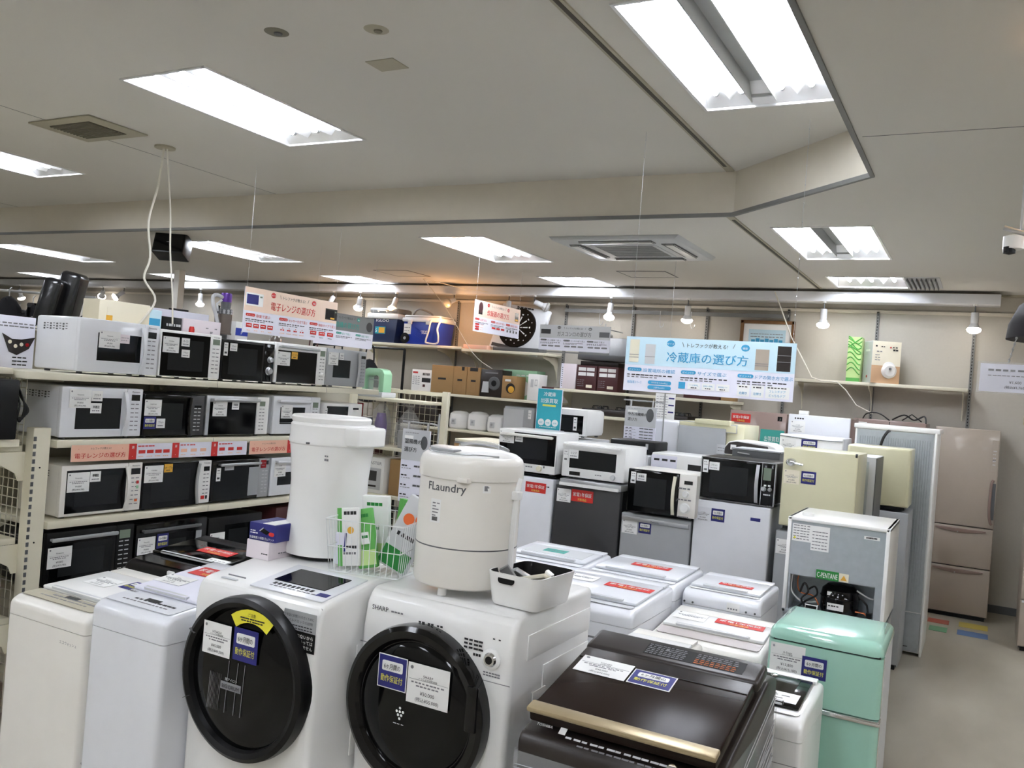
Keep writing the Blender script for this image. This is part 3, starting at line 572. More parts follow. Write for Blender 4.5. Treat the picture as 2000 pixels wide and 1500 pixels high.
# ================================================================ HANGING SIGNS
def chain(b, p0, p1, r=.0022, sag=0):
    p0, p1 = Vector(p0), Vector(p1); n = max(6, int((p1-p0).length/.09))
    b.tube([p0, p1], r*.5, 'silver', 4)
    for k in range(n): q = p0.lerp(p1, (k+.5)/n); b.lathe([(0,-.006),(r*1.5,0),(0,.006)],'silver',q,6)
def guide_sign(t, w, h, title, cols, ac, band, pics='fridge', dark='ink', heads=None):
    """board hung with its top at z=0, front towards -y, centred on x"""
    b = MB(); b.box(-w/2,0,-h,w/2,.006,0,'lav'); b.build('board', t, smooth=False)
    b = MB(); b.rect(-w/2,-h*.52,w/2,0,band,0); b.build('title_band', t, smooth=False)
    b = MB(); y = -.001
    b.text(title,0,-h*.42,h*.2,ac,y,'c',w=w*.48,bold=.02)
    b.text('トレファクが教える!',0,-h*.15,h*.085,dark,y,'c',w=w*.24)
    b.tube([(-w*.15,y,-h*.07),(-w*.14,y,-h*.15)],.0012,dark,4); b.tube([(w*.16,y,-h*.06),(w*.15,y,-h*.14)],.0012,dark,4)
    for s_ in (-1,1):
        b.lathe([(0,.001),(h*.075,0)],ac,(s_*w*.22,y,-h*.1-h*.02*(s_>0)),20,'y',sy=.8); b.text('サイズ' if s_<0 else '機能',s_*w*.22,-h*.125-h*.02*(s_>0),h*.045,'paper',y-.001,'c')
    cw = w/3
    for k, cname in enumerate(cols):
        x = -w/2+cw*k+w*.02
        b.pill(x,-h*.635,x+cw*.27,-h*.57,ac,y); b.text('ポイント%d' % (k+1),x+cw*.13,-h*.62,h*.035,'paper',y-.001,'c',w=cw*.2)
        b.text(cname,x+cw*.3,-h*.64,h*.075,ac,y,'l',w=cw*min(.62,.085*len(cname)))
        b.dashes(x,x+cw*.85,-h*.71,h*.018,dark,y,10); b.dashes(x,x+cw*.6,-h*.75,h*.018,'greyink',y,7)
    return b, y
def hang(t, w, ztop, z, dy=0):
    b = MB(); chain(b,(-w/2+.02,.003,0),(-w/2+.02,.003,ztop-z)); b.build('hanging_chain', t)
    b = MB(); chain(b,(w/2-.02,.003,0),(w/2-.02,.003,ztop-z)); b.build('hanging_chain', t)
def mini_fridge_pic(b, x, z, w, h, m, y, splits=(.5,)):
    b.rect(x,z,x+w,z+h,m,y)
    for s_ in splits: b.rect(x,z+h*s_,x+w,z+h*s_+.003,'greyink',y-.0008)
# blue fridge sign
t = thing('hanging_sign','large pale blue hanging sign about choosing fridges','sign',(-1.333,4.6,2.078),0,'hanging guide signs')
w, h = .925, .302
b, y = guide_sign(t,w,h,'冷蔵庫の選び方',['設置場所の確認','サイズで選ぶ','ドアの開き方で選ぶ'],'blue','skyp')
mini_fridge_pic(b,-w*.475,-h*.47,w*.06,h*.42,'ivory',y,(.32,.2)); mini_fridge_pic(b,-w*.375,-h*.49,w*.062,h*.36,'ltgrey',y,(.35,))
mini_fridge_pic(b,w*.28,-h*.49,w*.075,h*.36,'beige',y,(.3,.2)); mini_fridge_pic(b,w*.4,-h*.49,w*.075,h*.43,'brownb',y,(.36,.62))
b.text('推奨設置スペース',-w*.43,-h*.86,h*.055,'blue',y,'c',w=w*.09)
for k in (0,1): b.pill(-w*.345,-h*(.86+.09*k),-w*.2,-h*(.79+.09*k),'blue',y); b.text('本体左右+0.5cm以上' if k==0 else '上部+5cm以上',-w*.272,-h*(.84+.09*k),h*.035,'paper',y-.001,'c')
b.rect(-w*.155,-h*.9,-w*.115,-h*.78,'blue',y)
for k, s_ in enumerate(('～199L','200L～399L','400L～')): x = -w*.1+k*w*.085; b.rect(x,-h*.9,x+w*.075,-h*.78,'paper',y); b.text(s_,x+w*.037,-h*.84,h*.035,'blue',y-.001,'c',w=w*.055); b.dashes(x+w*.02,x+w*.055,-h*.88,h*.015,'ink',y-.001,3)
for k, s_ in enumerate(('右開き','左開き')): x = w*.19+k*w*.08; b.rect(x,-h*.96,x+w*.07,-h*.76,'paper',y); b.dashes(x+w*.01,x+w*.06,-h*.8,h*.018,'ink',y-.001,3); b.text(s_,x+w*.035,-h*.92,h*.05,'blue',y-.001,'c',w=w*.045)
b.rect(w*.35,-h*.96,w*.48,-h*.76,'paper',y); b.text('フレンチドア',w*.415,-h*.86,h*.05,'blue',y-.001,'c',w=w*.09); b.text('どっちもドア',w*.415,-h*.93,h*.05,'blue',y-.001,'c',w=w*.09); b.dashes(w*.36,w*.47,-h*.79,h*.018,'ink',y-.001,6)
b.build('print', t, smooth=False)
b = MB(); chain(b,(-w/2+.02,.003,0),(-w/2+.02,.003,ZU-2.078)); b.build('hanging_chain', t)
b = MB(); chain(b,(w/2-.02,.003,0),(w/2-.02,.003,ZU-2.078)); b.build('hanging_chain', t)
def red_rows(b, w, h, y, squares=True):
    for k in range(4): x = -w*.47+k*w*.07; b.rect(x,-h*.88,x+w*.055,-h*.79,'red',y); b.dashes(x+w*.008,x+w*.047,-h*.84,h*.02,'paper',y-.001,3); b.dashes(x+w*.01,x+w*.045,-h*.95,h*.015,'salmon',y,2)
    for k in range(4): x = -w*.13+k*w*.07; b.dashes(x+w*.005,x+w*.05,-h*.86,h*.03,'red',y,2); b.dashes(x,x+w*.05,-h*.93,h*.015,'salmon',y,3); b.rect(x+w*.024,-h*.81,x+w*.03,-h*.79,'red',y)
    for k in range(3): x = w*.2+k*w*.1; b.rect(x,-h*.86,x+w*.07,-h*.77,'red',y); b.dashes(x+w*.01,x+w*.06,-h*.82,h*.02,'paper',y-.001,3); b.dashes(x+w*.01,x+w*.06,-h*.92,h*.015,'greyink',y,3)
def mini_mw(b, x, z, w, h, body, win, y): b.rect(x,z,x+w,z+h,body,y); b.rect(x+w*.06,z+h*.12,x+w*.72,z+h*.88,win,y-.0008); b.rect(x+w*.8,z+h*.7,x+w*.93,z+h*.82,'lcd',y-.0008)
t = thing('hanging_sign','large peach and white hanging sign with red lettering about choosing microwaves','sign',(-4.79,5.145,2.325),90,'hanging guide signs')
w, h = 1.03, .335
b, y = guide_sign(t,w,h,'電子レンジの選び方',['容量で選ぶ','センサー方式で選ぶ','機能タイプで選ぶ'],'red','peach')
mini_mw(b,-w*.49,-h*.4,w*.17,h*.28,'white','navy',y); mini_mw(b,w*.36,-h*.45,w*.14,h*.27,'brownb','blk',y); b.rect(w*.42,-h*.43,w*.47,-h*.39,'orangep',y-.001); red_rows(b,w,h,y)
b.build('print', t, smooth=False); hang(t,w,ZU,2.325)
t = thing('hanging_sign','small peach hanging sign with red lettering about choosing rice cookers','sign',(-4.3,7.5,2.54),90,'hanging guide signs')
w, h = .91, .30
b, y = guide_sign(t,w,h,'炊飯器の選び方',['容量で選ぶ','加熱方式で選ぶ','機能性で選ぶ'],'red','peach')
b.lathe([(0,.003),(.04,.002)],'maroon',(-w*.38,y,-h*.22),20,'y',sy=1.3); b.rect(-w*.42,-h*.44,-w*.34,-h*.3,'blk',y); b.rect(w*.38,-h*.44,w*.46,-h*.14,'dgrey2',y); b.rect(w*.39,-h*.42,w*.45,-h*.36,'orangep',y-.001)
for k in range(3): b.rect(-w*.47,-h*(.74+.075*k)-h*.055,-w*.39,-h*(.74+.075*k),'red',y); b.dashes(-w*.37,-w*.3,-h*(.78+.075*k),h*.015,'salmon',y,3)
for k in range(3): x = -w*.12+k*w*.1; b.rect(x,-h*.83,x+w*.075,-h*.77,'red',y)
for k in range(4): x = w*.21+k*w*.07; b.rect(x,-h*.85,x+w*.03,-h*.77,'dgrey',y)
b.build('print', t, smooth=False); hang(t,w,ZL,2.54)
t = thing('hanging_sign','grey and white sign about choosing gas stoves, fixed low under the wall rail','sign',(-4.0+.08,8.5,2.445),0,'hanging guide signs')
w, h = .83, .275
b, y = guide_sign(t,w,h,'ガスコンロの選び方',['ガス種類で選ぶ','コンロの幅で選ぶ','機能で選ぶ'],'dgrey','ltgrey')
b.rect(-w*.48,-h*.36,-w*.34,-h*.18,'dgrey2',y); b.rect(w*.35,-h*.42,w*.49,-h*.22,'dgrey',y)
for k in range(3):
    for j in range(3): x = -w*.46+k*w*.33+j*w*.095; b.pill(x,-h*.86,x+w*.08,-h*.8,'greyink',y)
b.build('print', t, smooth=False)
b = MB(); 
for x in (-.35,.35): b.cyl((x,.01,-.02),(x,.5,-.02),.006,'grey'); b.cyl((x,.01,0),(x,.01,.03),.006,'silver')
b.box(-.41,.01,-.30,.41,.02,-.285,'greytrim'); b.build('bracket', t)
t = thing('hanging_sign','grey-green hanging sign half hidden behind the red microwave sign','sign',(-5.62,6.78,2.33),90,'hanging guide signs')
w, h = .9, .32
b, y = guide_sign(t,w,h,'掃除機の選び方',['タイプで選ぶ','重さで選ぶ','機能で選ぶ'],'teal2','coolgrey')
b.lathe([(0,.003),(.05,.002)],'dgrey2',(w*.42,y,-h*.3),20,'y'); b.build('print', t, smooth=False); hang(t,w,ZL,2.33)

# white cords from ceiling rose, and the loose cable on the wall
b = MB(); b.tube([(-5.17,4.14,ZU-.01),(-5.19,4.13,2.95),(-5.22,4.1,2.7),(-5.2,4.12,2.45),(-5.22,4.1,2.3),(-5.15,4.15,2.15),(-5.2,4.05,1.95)],.008,'cordw',8)
tag(recenter(b.build('white_power_cord'),(-5.17,4.14,ZU-.01)), 'white cord hanging from the ceiling plate, the wavy left one', 'cord')
b = MB(); b.tube([(-5.15,4.15,ZU-.01),(-5.13,4.2,2.8),(-5.12,4.22,2.5),(-5.1,4.25,2.2),(-5.1,4.27,2.0)],.006,'cordw',8)
tag(recenter(b.build('white_power_cord'),(-5.15,4.15,ZU-.01)), 'white cord hanging from the ceiling plate, the straighter right one', 'cord')
b = MB(); b.tube([(-1.95,8.97,2.9),(-1.86,8.95,2.7),(-1.75,8.93,2.45),(-1.6,8.9,2.2),(-1.52,8.9,2.06),(-1.42,8.88,2.03),(-1.28,8.88,2.03),(-1.2,8.9,1.96),(-1.1,8.95,1.82),(-.95,8.98,1.75)],.006,'cordw',6)
tag(recenter(b.build('white_wall_cable'),(-1.95,8.97,2.9)), 'white cable looping from the raceway down past the green box', 'cord')
b = MB(); b.tube([(-6.0,8.6,ZL),(-5.7,8.7,2.6),(-5.35,8.8,2.1),(-5.1,8.85,1.93)],.004,'cordw',5); b.tube([(-6.0,8.6,ZL),(-5.6,8.9,2.87),(-5.25,9.0,2.84)],.004,'cordw',5)
tag(recenter(b.build('white_wall_cable'),(-6,8.6,ZL)), 'thin white cable running from the ceiling to the kraft boxes', 'cord')

# ================================================================ GONDOLAS
def slots(b, x, y, z0, z1, dx, dy, st=.035):
    z = z0
    while z < z1: b.box(x-dx,y-dy,z,x+dx,y+dy,z+.02,'dgrey'); z += st
t = thing('shelving_gondola','cream metal shelving rack loaded with rows of microwave ovens','shelving',(-4.1, 3.78, 0))
def G(x, y): return x+4.1, y-3.78
b = MB(); b.box(.20,-1.29,0,.26,-1.205,1.385,'ivory',.004); slots(b,.262,-1.283,.1,1.33,.002,.006); b.cyl((.26,-1.25,1.2),(.262,-1.25,1.2),.004,'blk'); b.cyl((.26,-1.25,.85),(.262,-1.25,.85),.004,'blk'); b.build('front_post', t, smooth=False)
for y in (2.62,3.55,4.48,5.4):
    b = MB(); b.box(-.28,y-3.81,0,-.22,y-3.75,1.61,'ivory',.003); b.build('rear_post', t, smooth=False)
b = MB(); b.box(-.27,-1.16,.1,-.255,1.62,1.61,'mesh'); b.build('back_panel', t, smooth=False)
for z, y0, y1, l in ((1.645,2.42,5.05,'top'),(1.325,2.60,5.0,'second'),(.94,2.585,5.0,'third'),(.61,2.585,5.0,'fourth')):
    b = MB(); b.box(-.25,y0-3.78,z-.035,.27,y1-3.78,z,'ivory',.004)
    for yy in (3.55,4.48): b.box(.2695,yy-3.781,z-.034,.2705,yy-3.779,z-.001,'dgrey')
    b.build('shelf', t)
    for y in (2.66,3.55,4.48):
        b = MB(); b.prism([(-.25,z-.035),(.2,z-.035),(.19,z-.045),(-.14,z-.055),(-.25,z-.12)],'y',y-3.783,y-3.777,'ivory'); b.build('bracket', t, smooth=False)
b = MB(); b.box(-.25,-1.18,0,.27,1.2,.12,'ivory',.004); b.build('base', t)
def banner(t0, y0, y1, z0, z1, title_w, lab):
    t = thing('shelf_banner', lab, 'banner', (-3.822,(y0+y1)/2,z0), 90, 'peach banners on the microwave shelf'); w = y1-y0; h = z1-z0; x0 = -w/2
    b = MB(); b.box(x0,-.002,0,w/2,0,h,'lav'); b.build('strip', t, smooth=False)
    b = MB(); y = -.002; b.rect(x0,0,x0+title_w,h,'salmon',y); b.text('電子レンジの選び方',x0+title_w/2,h*.22,h*.34,'red',y-.001,'c',w=title_w*.88,bold=.015)
    b.text('トレファクが教える!',x0+title_w/2,h*.72,h*.14,'ink',y-.001,'c',w=title_w*.35)
    for s_ in (-1,1): b.lathe([(0,.001),(h*.1,0)],'red',(x0+title_w*(.5+.38*s_),y,h*.75),12,'y')
    cw = (w-title_w)/3
    for k in range(3):
        x = x0+title_w+cw*k
        if x+cw*.16 > w/2: break
        b.rect(x,0,x+cw*.17,h,'red',y); b.text('選',x+cw*.085,h*.7,h*.2,'paper',y-.001,'c'); b.lathe([(0,.001),(h*.1,0)],'paper',(x+cw*.085,y,h*.2),12,'y')
        b.dashes(x+cw*.2,x+cw*.6,h*.8,h*.07,'red',y,5)
        for j in range(4 if k < 1 else 3): xx = x+cw*(.22+.19*j*(1 if k<1 else 1.3)); b.rect(xx,h*.36,xx+cw*.15,h*.58,'red' if k != 1 else 'salmon',y); b.dashes(xx,xx+cw*.13,h*.15,h*.05,'salmon',y,3)
    b.build('print', t, smooth=False)
banner(0,2.67,3.80,1.222,1.303,.32,'peach and white strip banner on the microwave rack, the nearer of two')
banner(0,3.82,4.95,1.222,1.303,.32,'peach and white strip banner on the microwave rack, the farther one behind the tall dryer')
# end cap with shelves towards the camera
t = thing('end_shelving','cream end shelf unit with curved brackets and wire mesh at the left edge','shelving',(-4.1, 2.3, 0))
for z in (1.655,1.30,.87,.5):
    b = MB(); b.box(-.62,-.30,z-.03,.2,.18 if z < 1.6 else .11,z,'ivory',.004); b.build('shelf', t)
    if z < 1.6: b = MB(); b.prism([(-.30,z-.03),(.19,z-.03),(.19,z-.165),(.165,z-.165),(.15,z-.13),(.08,z-.09),(-.05,z-.065),(-.30,z-.06)],'x',.2,.206,'ivory'); b.build('bracket', t, smooth=False)
b = MB()
for k in range(20): b.cyl((-.62+.042*k,.19,.05),(-.62+.042*k,.19,1.62),.0025,'mesh',seg=5)
for k in range(36): b.cyl((-.62,.19,.06+.043*k),(.18,.19,.06+.043*k),.0025,'mesh',seg=5)
b.build('mesh_panel', t)
b = MB(); b.box(-.66,.17,0,-.6,.22,1.7,'ivory'); b.build('post', t); b = MB(); b.box(-.4,-.25,1.30,.25,.13,1.332,'ivory'); b.build('riser', t)
t = thing('black_oven','black appliance with a paper sheet and bundled cord, on the end shelf','oven',(-3.82,2.15,1.335),90)
b = MB(); b.box(-.3,0,0,.245,.4,.27,'blk',.008); b.build('body', t); stick(t,'plain',-.02,.09,.17,.14,-.001,m='skyp')
b = MB()
for k in range(4): b.tube([(.25,.05,.27),(.275,.03+.006*k,.2),(.29+.006*k,.03,.14),(.275+.008*k,.03,.08+.01*k),(.262,.03,.1),(.268,.03,.16),(.25,.04,.22)],.004,'cable')
b.build('power_cord', t)
t = thing('grill_box','white box with a dark curved dish picture at the left edge, on the top shelf','box',(-4.28,2.50,1.646),90)
b = MB(); b.box(-.35,0,0,.24,.07,.26,'lav',.003); b.build('carton', t)
b = MB(Matrix.Translation((.09,0,-.02))); b.prism([(-.02,.19),(.03,.165),(.08,.165),(.15,.18),(.12,.12),(.06,.085),(.02,.1)],'y',-.003,0,'brownb'); 
for x,z in ((.02,.15),(.05,.13),(.08,.14),(.11,.14)): b.lathe([(0,.005),(.01,.004)],'pale' if x<.09 else 'redm',(x,0,z),10,'y')
b.dashes(-.05,.2,.24,.006,'greyink',0,9); b.dashes(-.04,.2,.225,.006,'greyink',0,9)
for k in range(3): b.dashes(.04,.12,.07-.018*k,.006,'ink',0,3)
b.build('print', t, smooth=False)
carton('dark_photo_box','small dark box with food pictures squeezed beside the first microwave',-4.29,-4.215,1.656,.12,2.36,.08,'brownb',deco=lambda b,w,h:b.lathe([(0,.003),(.02,.002)],'pale',(0,0,.04),10,'y'))
t = thing('black_bin','black bulky bag leaning under the end shelf at the left edge','bag',(-4.15,2.3,.502)); b = MB(); b.lathe([(0,0),(.2,.02),(.26,.15),(.2,.32),(.05,.34),(0,.33)],'cloth',(0,0,0),24,sx=1.3,sy=.7); b.build('bag_body', t)
b = MB(); b.tube([(.2,-.05,.1),(.28,-.1,.16),(.3,-.12,.1),(.33,-.1,.13),(.34,-.1,.06)],.01,'tealcloth'); b.build('teal_strap', t)
for i,(y,m_,l) in enumerate(((2.35,'redm','red carton under the end shelf at the left edge'),)):
    carton('stock_carton',l,-4.5,-3.95,.0,.3,2.12,.35,m_)

# ================================================================ MICROWAVES
def mw(label, loc, w, h, d, body, rz=0, win=(.04,.08,.68,.92), winm='glass', door=(.0,.76), doorm=None, handle=None, hm='white', disp=(.8,.76,.95,.88), dm='disp', panel=None, knobs=(), buttons=True, btop=.68, feet=.012, vents=True, cat='microwave', inner=True, group='microwaves on the rack', round_=.012, brand=''):
    t = thing('microwave_oven', label, cat, loc, rz, group); X = lambda f: -w/2+f*w
    b = MB(); b.box(-w/2,.012,feet,w/2,d,h,body,round_,2)
    if vents:
        for j in range(3):
            for k in range(8): b.box(-w/2-.0008,d*.25+k*d*.075,h*.86-j*h*.045-(.004*(k%2)),-w/2+.001,d*.25+k*d*.075+d*.04,h*.86-j*h*.045+.004,'dgrey')
    b.build('body', t)
    b = MB(); dm_ = doorm or body; b.box(X(door[0]),-.012,feet,X(door[1]),.016,h-.001,dm_,.006,2); par = b.build('door', t); cp = t
    b = MB(); b.box(X(win[0]),-.0135,h*win[1],X(win[2]),-.011,h*win[3],winm,.001,1)
    if inner: ww = win[2]-win[0]; b.box(X(win[0]+ww*.14),-.0142,h*(win[1]+.12),X(win[2]-ww*.14),-.013,h*(win[3]-.12),'oven')
    b.build('window', par)
    if door[1] < 1:
        b = MB(); pm = panel or body; b.box(X(door[1])+.001,-.01,feet,w/2,.016,h-.001,pm,.005,2); cp = b.build('control_panel', t)
        b = MB(); b.rect(X(disp[0]),h*disp[1],X(disp[2]),h*disp[3],dm,-.0102); b.build('display', cp, smooth=False)
        if buttons:
            b = MB(); c = 'greyink' if body not in ('blk','dgrey2','doorblk') and pm not in ('blk','doorblk','glass') else 'ltgrey'
            xa, xb = X(disp[0]), X(disp[2]); z = btop
            while z > .1:
                for q in (xa, (xa+xb)/2+.002): b.rect(q,h*z,q+(xb-xa)*.38,h*z+h*.018,c,-.0102,.0006)
                z -= .085
            b.build('buttons', cp, smooth=False)
    for kx, kz, kr in knobs:
        b = MB(); b.lathe([(kr*1.25,0),(kr*1.25,.002),(kr,.003),(kr*.95,.018),(kr*.85,.021),(0,.021)],'silver' if body in('blk','doorblk') or panel in ('blk','doorblk') else 'white',(X(kx),-.01,h*kz),24,'y'); b.build('knob', cp)
    if handle:
        kind, p = handle[0], handle[1:]
        b = MB()
        if kind == 'side':      # curved vertical grip
            x = X(p[0]); n = 9; pts = [(x+.0*k, -.013-.026*math.sin(math.pi*k/(n-1)), h*(.07+.86*k/(n-1))) for k in range(n)]
            for k in range(n-1): b.prism([(pts[k][1],pts[k][2]),(pts[k][1]-.008,pts[k][2]),(pts[k+1][1]-.008,pts[k+1][2]),(pts[k+1][1],pts[k+1][2])],'x',x-w*.022,x+w*.022,hm)
        elif kind == 'bow':     # grip bowed sideways
            x = X(p[0]); n = 11
            pts = [(x+w*.028*math.cos(math.pi*(k/(n-1)-.5))*(-1 if len(p)>1 else 1), -.022, h*(.06+.88*k/(n-1))) for k in range(n)]; b.tube(pts,.009,hm,8)
        elif kind == 'top':     # horizontal bar
            z = h*p[0]; b.box(X(p[1]),-.045,z-h*.035,X(p[2]),-.03,z+h*.035,hm,.006)
            for q in (p[1]+.03,p[2]-.03): b.box(X(q)-.008,-.035,z-h*.02,X(q)+.008,-.01,z+h*.02,hm)
        b.build('handle', par)
    b = MB()
    for sx in (-1,1):
        for yy in (.04,d-.04): b.cyl((sx*(w/2-.05),yy,0),(sx*(w/2-.05),yy,feet+.002),.014,'dgrey',seg=10)
    b.build('feet', t)
    if brand: b = MB(); b.text(brand,X((disp[0]+disp[2])/2),h*.92,h*.045,'ink',-.0105,'c'); b.build('lettering', t, smooth=False)
    return t
XS = -3.86
def row(y0, y1, z): return (XS, (y0+y1)/2, z)
P, T_ = 'Panasonic', 'TOSHIBA'
def cd(t, x, z, w=.085, h=.075, y=-.015, **k): return stick(t,'card',x,z,w,h,y,price='¥9,800',tax='(税込¥10,780)',**k)
# top row
t = mw('white microwave with vented side, first on the top shelf, pink sticker on its window',row(2.682,3.148,1.646),.462,.275,.33,'white2',90,win=(.22,.26,.80*.95,.76),door=(0,.80),handle=('side',.77),hm='white2',disp=(.85,.74,.96,.86),inner=False,brand=P)
cd(t,-.125,.135,.118,.085,brand=P); stick(t,'plain',-.007,.165,.055,.045,-.015,m='pink')
t = mw('white microwave with wide black door, second on the top shelf',row(3.152,3.575,1.646),.42,.262,.32,'white',90,win=(.02,.06,.80,.94),door=(0,.80),disp=(.85,.78,.97,.9),dm='lcd',brand=T_)
cd(t,-.195,.14,.105,.085,brand=T_); stick(t,'mini',-.075,.18,.055,.045,-.015,t='オーブン'); stick(t,'mini',-.07,.12,.055,.042,-.015,t='フラット')
t = mw('all black microwave with two chrome knobs, third on the top shelf',row(3.578,4.0,1.646),.42,.245,.3,'blk',90,win=(.02,.06,.76,.94),door=(0,.8),panel='doorblk',disp=(.84,.82,.96,.9),knobs=((.91,.6,.016),(.9,.32,.02)),buttons=False)
stick(t,'tall',-.2,.15,.03,.075,-.015); stick(t,'mini',-.155,.18,.055,.045,-.015,t='フラット')
t = mw('white microwave with a silver bar across the top of its black door, yellow sticker',row(4.008,4.478,1.646),.468,.262,.34,'white',90,win=(.04,.06,.8,.82),door=(0,.82),handle=('top',.9,.03,.79),hm='silver',disp=(.87,.76,.97,.9),dm='lcd',inner=False,knobs=((.92,.3,.014),))
cd(t,-.225,.12,.115,.085,brand=T_); stick(t,'oven',-.1,.165,.055,.045,-.0155)
t = mw('grey microwave with a bowed silver handle, last on the top shelf',row(4.482,4.905,1.646),.42,.262,.3,'grey',90,win=(.16,.26,.58,.72),winm='oven',door=(0,.8),handle=('bow',.76),hm='silver',disp=(.86,.8,.97,.88),inner=False)
cd(t,-.2,.15,.1,.085,brand=T_); stick(t,'mini',-.09,.19,.045,.045,-.0155)
# second row
t = mw('white microwave with tall side grip, first on the second shelf',row(2.618,3.075,1.326),.455,.258,.33,'white2',90,win=(.17,.2,.72,.8),winm='oven',door=(0,.79),handle=('side',.76),hm='white2',disp=(.85,.76,.96,.88),inner=False,brand=P)
cd(t,-.19,.155,.115,.09,brand=P); stick(t,'mini',-.073,.19,.06,.05,-.0155,t='フラット'); stick(t,'mini',-.075,.13,.06,.05,-.0155,t='単機能')
t = mw('black curved-front microwave with blue warranty sticker, second on the second shelf',row(3.08,3.49,1.326),.405,.235,.3,'dgrey2',90,win=(.02,.08,.72,.92),winm='glass',doorm='doorblk',door=(0,.76),handle=('bow',.74,1),hm='doorblk',disp=(.82,.7,.94,.76))
cd(t,-.2,.12,.105,.085,brand='DAEWOO'); stick(t,'warranty',-.2,.05,.075,.065,-.0155); stick(t,'mini',-.12,.055,.055,.05,-.0155,t='フラット')
t = mw('silver-sided microwave with a bar handle over its black door, third on the second shelf',row(3.495,3.99,1.326),.49,.24,.34,'silver',90,win=(.05,.06,.78,.84),door=(0,.8),doorm='silver',handle=('top',.9,.05,.79),hm='silver',disp=(.84,.76,.93,.88),dm='lcd',panel='white',inner=False)
cd(t,-.2,.12,.105,.085,brand='HITACHI'); stick(t,'mini',-.06,.16,.055,.045,-.0155,t='単機能')
t = mw('white microwave with a tall bright card on its small window, fourth on the second shelf',row(4.02,4.46,1.326),.43,.25,.34,'white2',90,win=(.14,.34,.66,.72),winm='oven',door=(0,.78),handle=('top',.88,.06,.72),hm='white2',disp=(.83,.72,.95,.86),dm='lcd',knobs=((.89,.44,.016),),inner=False)
cd(t,-.15,.11,.1,.085,brand='HITACHI')
b = MB(); b.rect(-.155,.075,.08,.084,'ink',-.0135); b.build('door_line', t, smooth=False)
t = mw('small white microwave with one big knob, last on the second shelf',row(4.485,4.90,1.326),.41,.215,.3,'white',90,win=(.08,.18,.62,.9),winm='oven',door=(0,.68),disp=(.75,.8,.9,.86),buttons=False,knobs=((.84,.28,.024),),inner=False)
stick(t,'tall',-.195,.1,.025,.08,-.0155)
# third row
t = mw('white microwave with wide black door and coloured buttons, first on the third shelf',row(2.648,3.107,.941),.457,.262,.33,'offw',90,win=(.06,.1,.79,.9),door=(0,.81),handle=('side',.785),hm='offw',disp=(.85,.76,.97,.88),brand=P)
cd(t,-.198,.13,.118,.095,brand=P); stick(t,'mini',-.078,.175,.058,.052,-.0155,t='単機能')
b = MB(); b.rect(.195,.15,.21,.166,'red',-.0115); b.rect(.195,.125,.21,.14,'mintpl',-.0115); b.rect(.19,.058,.207,.07,'orange',-.0115); b.build('coloured_buttons', t, smooth=False)
t = mw('black-door microwave with a wavy silver grip and white control panel, yellow sticker',row(3.11,3.572,.941),.46,.255,.32,'white',90,win=(.01,.04,.78,.96),door=(0,.8),doorm='doorblk',handle=('bow',.79,1),hm='silver',disp=(.88,.76,.97,.86),brand=T_)
cd(t,-.225,.15,.118,.09,brand=T_); stick(t,'oven',-.102,.2,.055,.045,-.0155)
b = MB(); b.rect(.165,.035,.19,.055,'red',-.0115); b.rect(.197,.035,.21,.055,'ink',-.0115); b.build('coloured_buttons', t, smooth=False)
t = mw('black and silver oven range with a vertical grey strip, third on the third shelf',row(3.575,4.035,.941),.457,.25,.34,'blk',90,win=(.03,.06,.62,.84),winm='oven',door=(0,.8),doorm='doorblk',handle=('top',.9,.08,.78),hm='silver',disp=(.86,.84,.97,.94),panel='grey',inner=False)
stick(t,'tall',-.2,.13,.032,.075,-.0155); stick(t,'plain',-.14,.19,.07,.03,-.0155,m='ltgrey'); b = MB(); b.rect(.055,.03,.135,.2,'grey',-.0125); b.build('strip', t, smooth=False); stick(t,'plain',.15,.19,.045,.05,-.0115,m='redm')
t = mw('white oven range half hidden behind the tall white dryer, on the third shelf',row(4.04,4.48,.941),.43,.25,.34,'white2',90,win=(.14,.3,.66,.62),winm='oven',door=(0,.78),handle=('top',.9,.06,.72),hm='white2',disp=(.83,.72,.95,.86),inner=False)
cd(t,-.19,.13,.1,.095,brand='SHARP')
# fourth row
t = mw('large black oven range with silver top bar, lowest shelf beside the cream post',row(2.60,3.085,.611),.485,.272,.34,'blk',90,win=(.04,.08,.74,.78),door=(0,.78),doorm='blk',handle=('top',.88,.02,.76),hm='grey',disp=(.82,.74,.95,.9),dm='lcd',panel='blk')
cd(t,-.235,.1,.125,.1,brand=P)
t = mw('black oven range with a blue warranty sticker on the lowest shelf',row(3.095,3.57,.611),.475,.262,.34,'blk',90,win=(.06,.1,.8,.74),door=(0,1),doorm='doorblk',handle=('top',.86,.06,.86),hm='dgrey')
cd(t,-.225,.1,.11,.09,brand=P); stick(t,'warranty',-.105,.12,.075,.08,-.0155); b = MB(); b.rect(.16,.1,.2,.19,'grey',-.0125); b.build('display', t, smooth=False)
t = mw('black microwave mostly in shadow on the lowest shelf, behind the blue mat box',row(3.58,4.0,.611),.42,.25,.34,'blk',90,win=(.3,.1,.8,.8),door=(0,1),doorm='blk')
cd(t,-.195,.06,.11,.1,brand='SHARP')
for y,w,m_,l in ((4.25,.45,'maroon','maroon box at the far end of the lowest microwave shelf'),):
    t = thing('stock_carton',l,'box',row(y-.1,y+.3,.611),90); b = MB(); b.box(-.22,0,0,.22,.3,.26,m_,.004); b.build('carton', t)

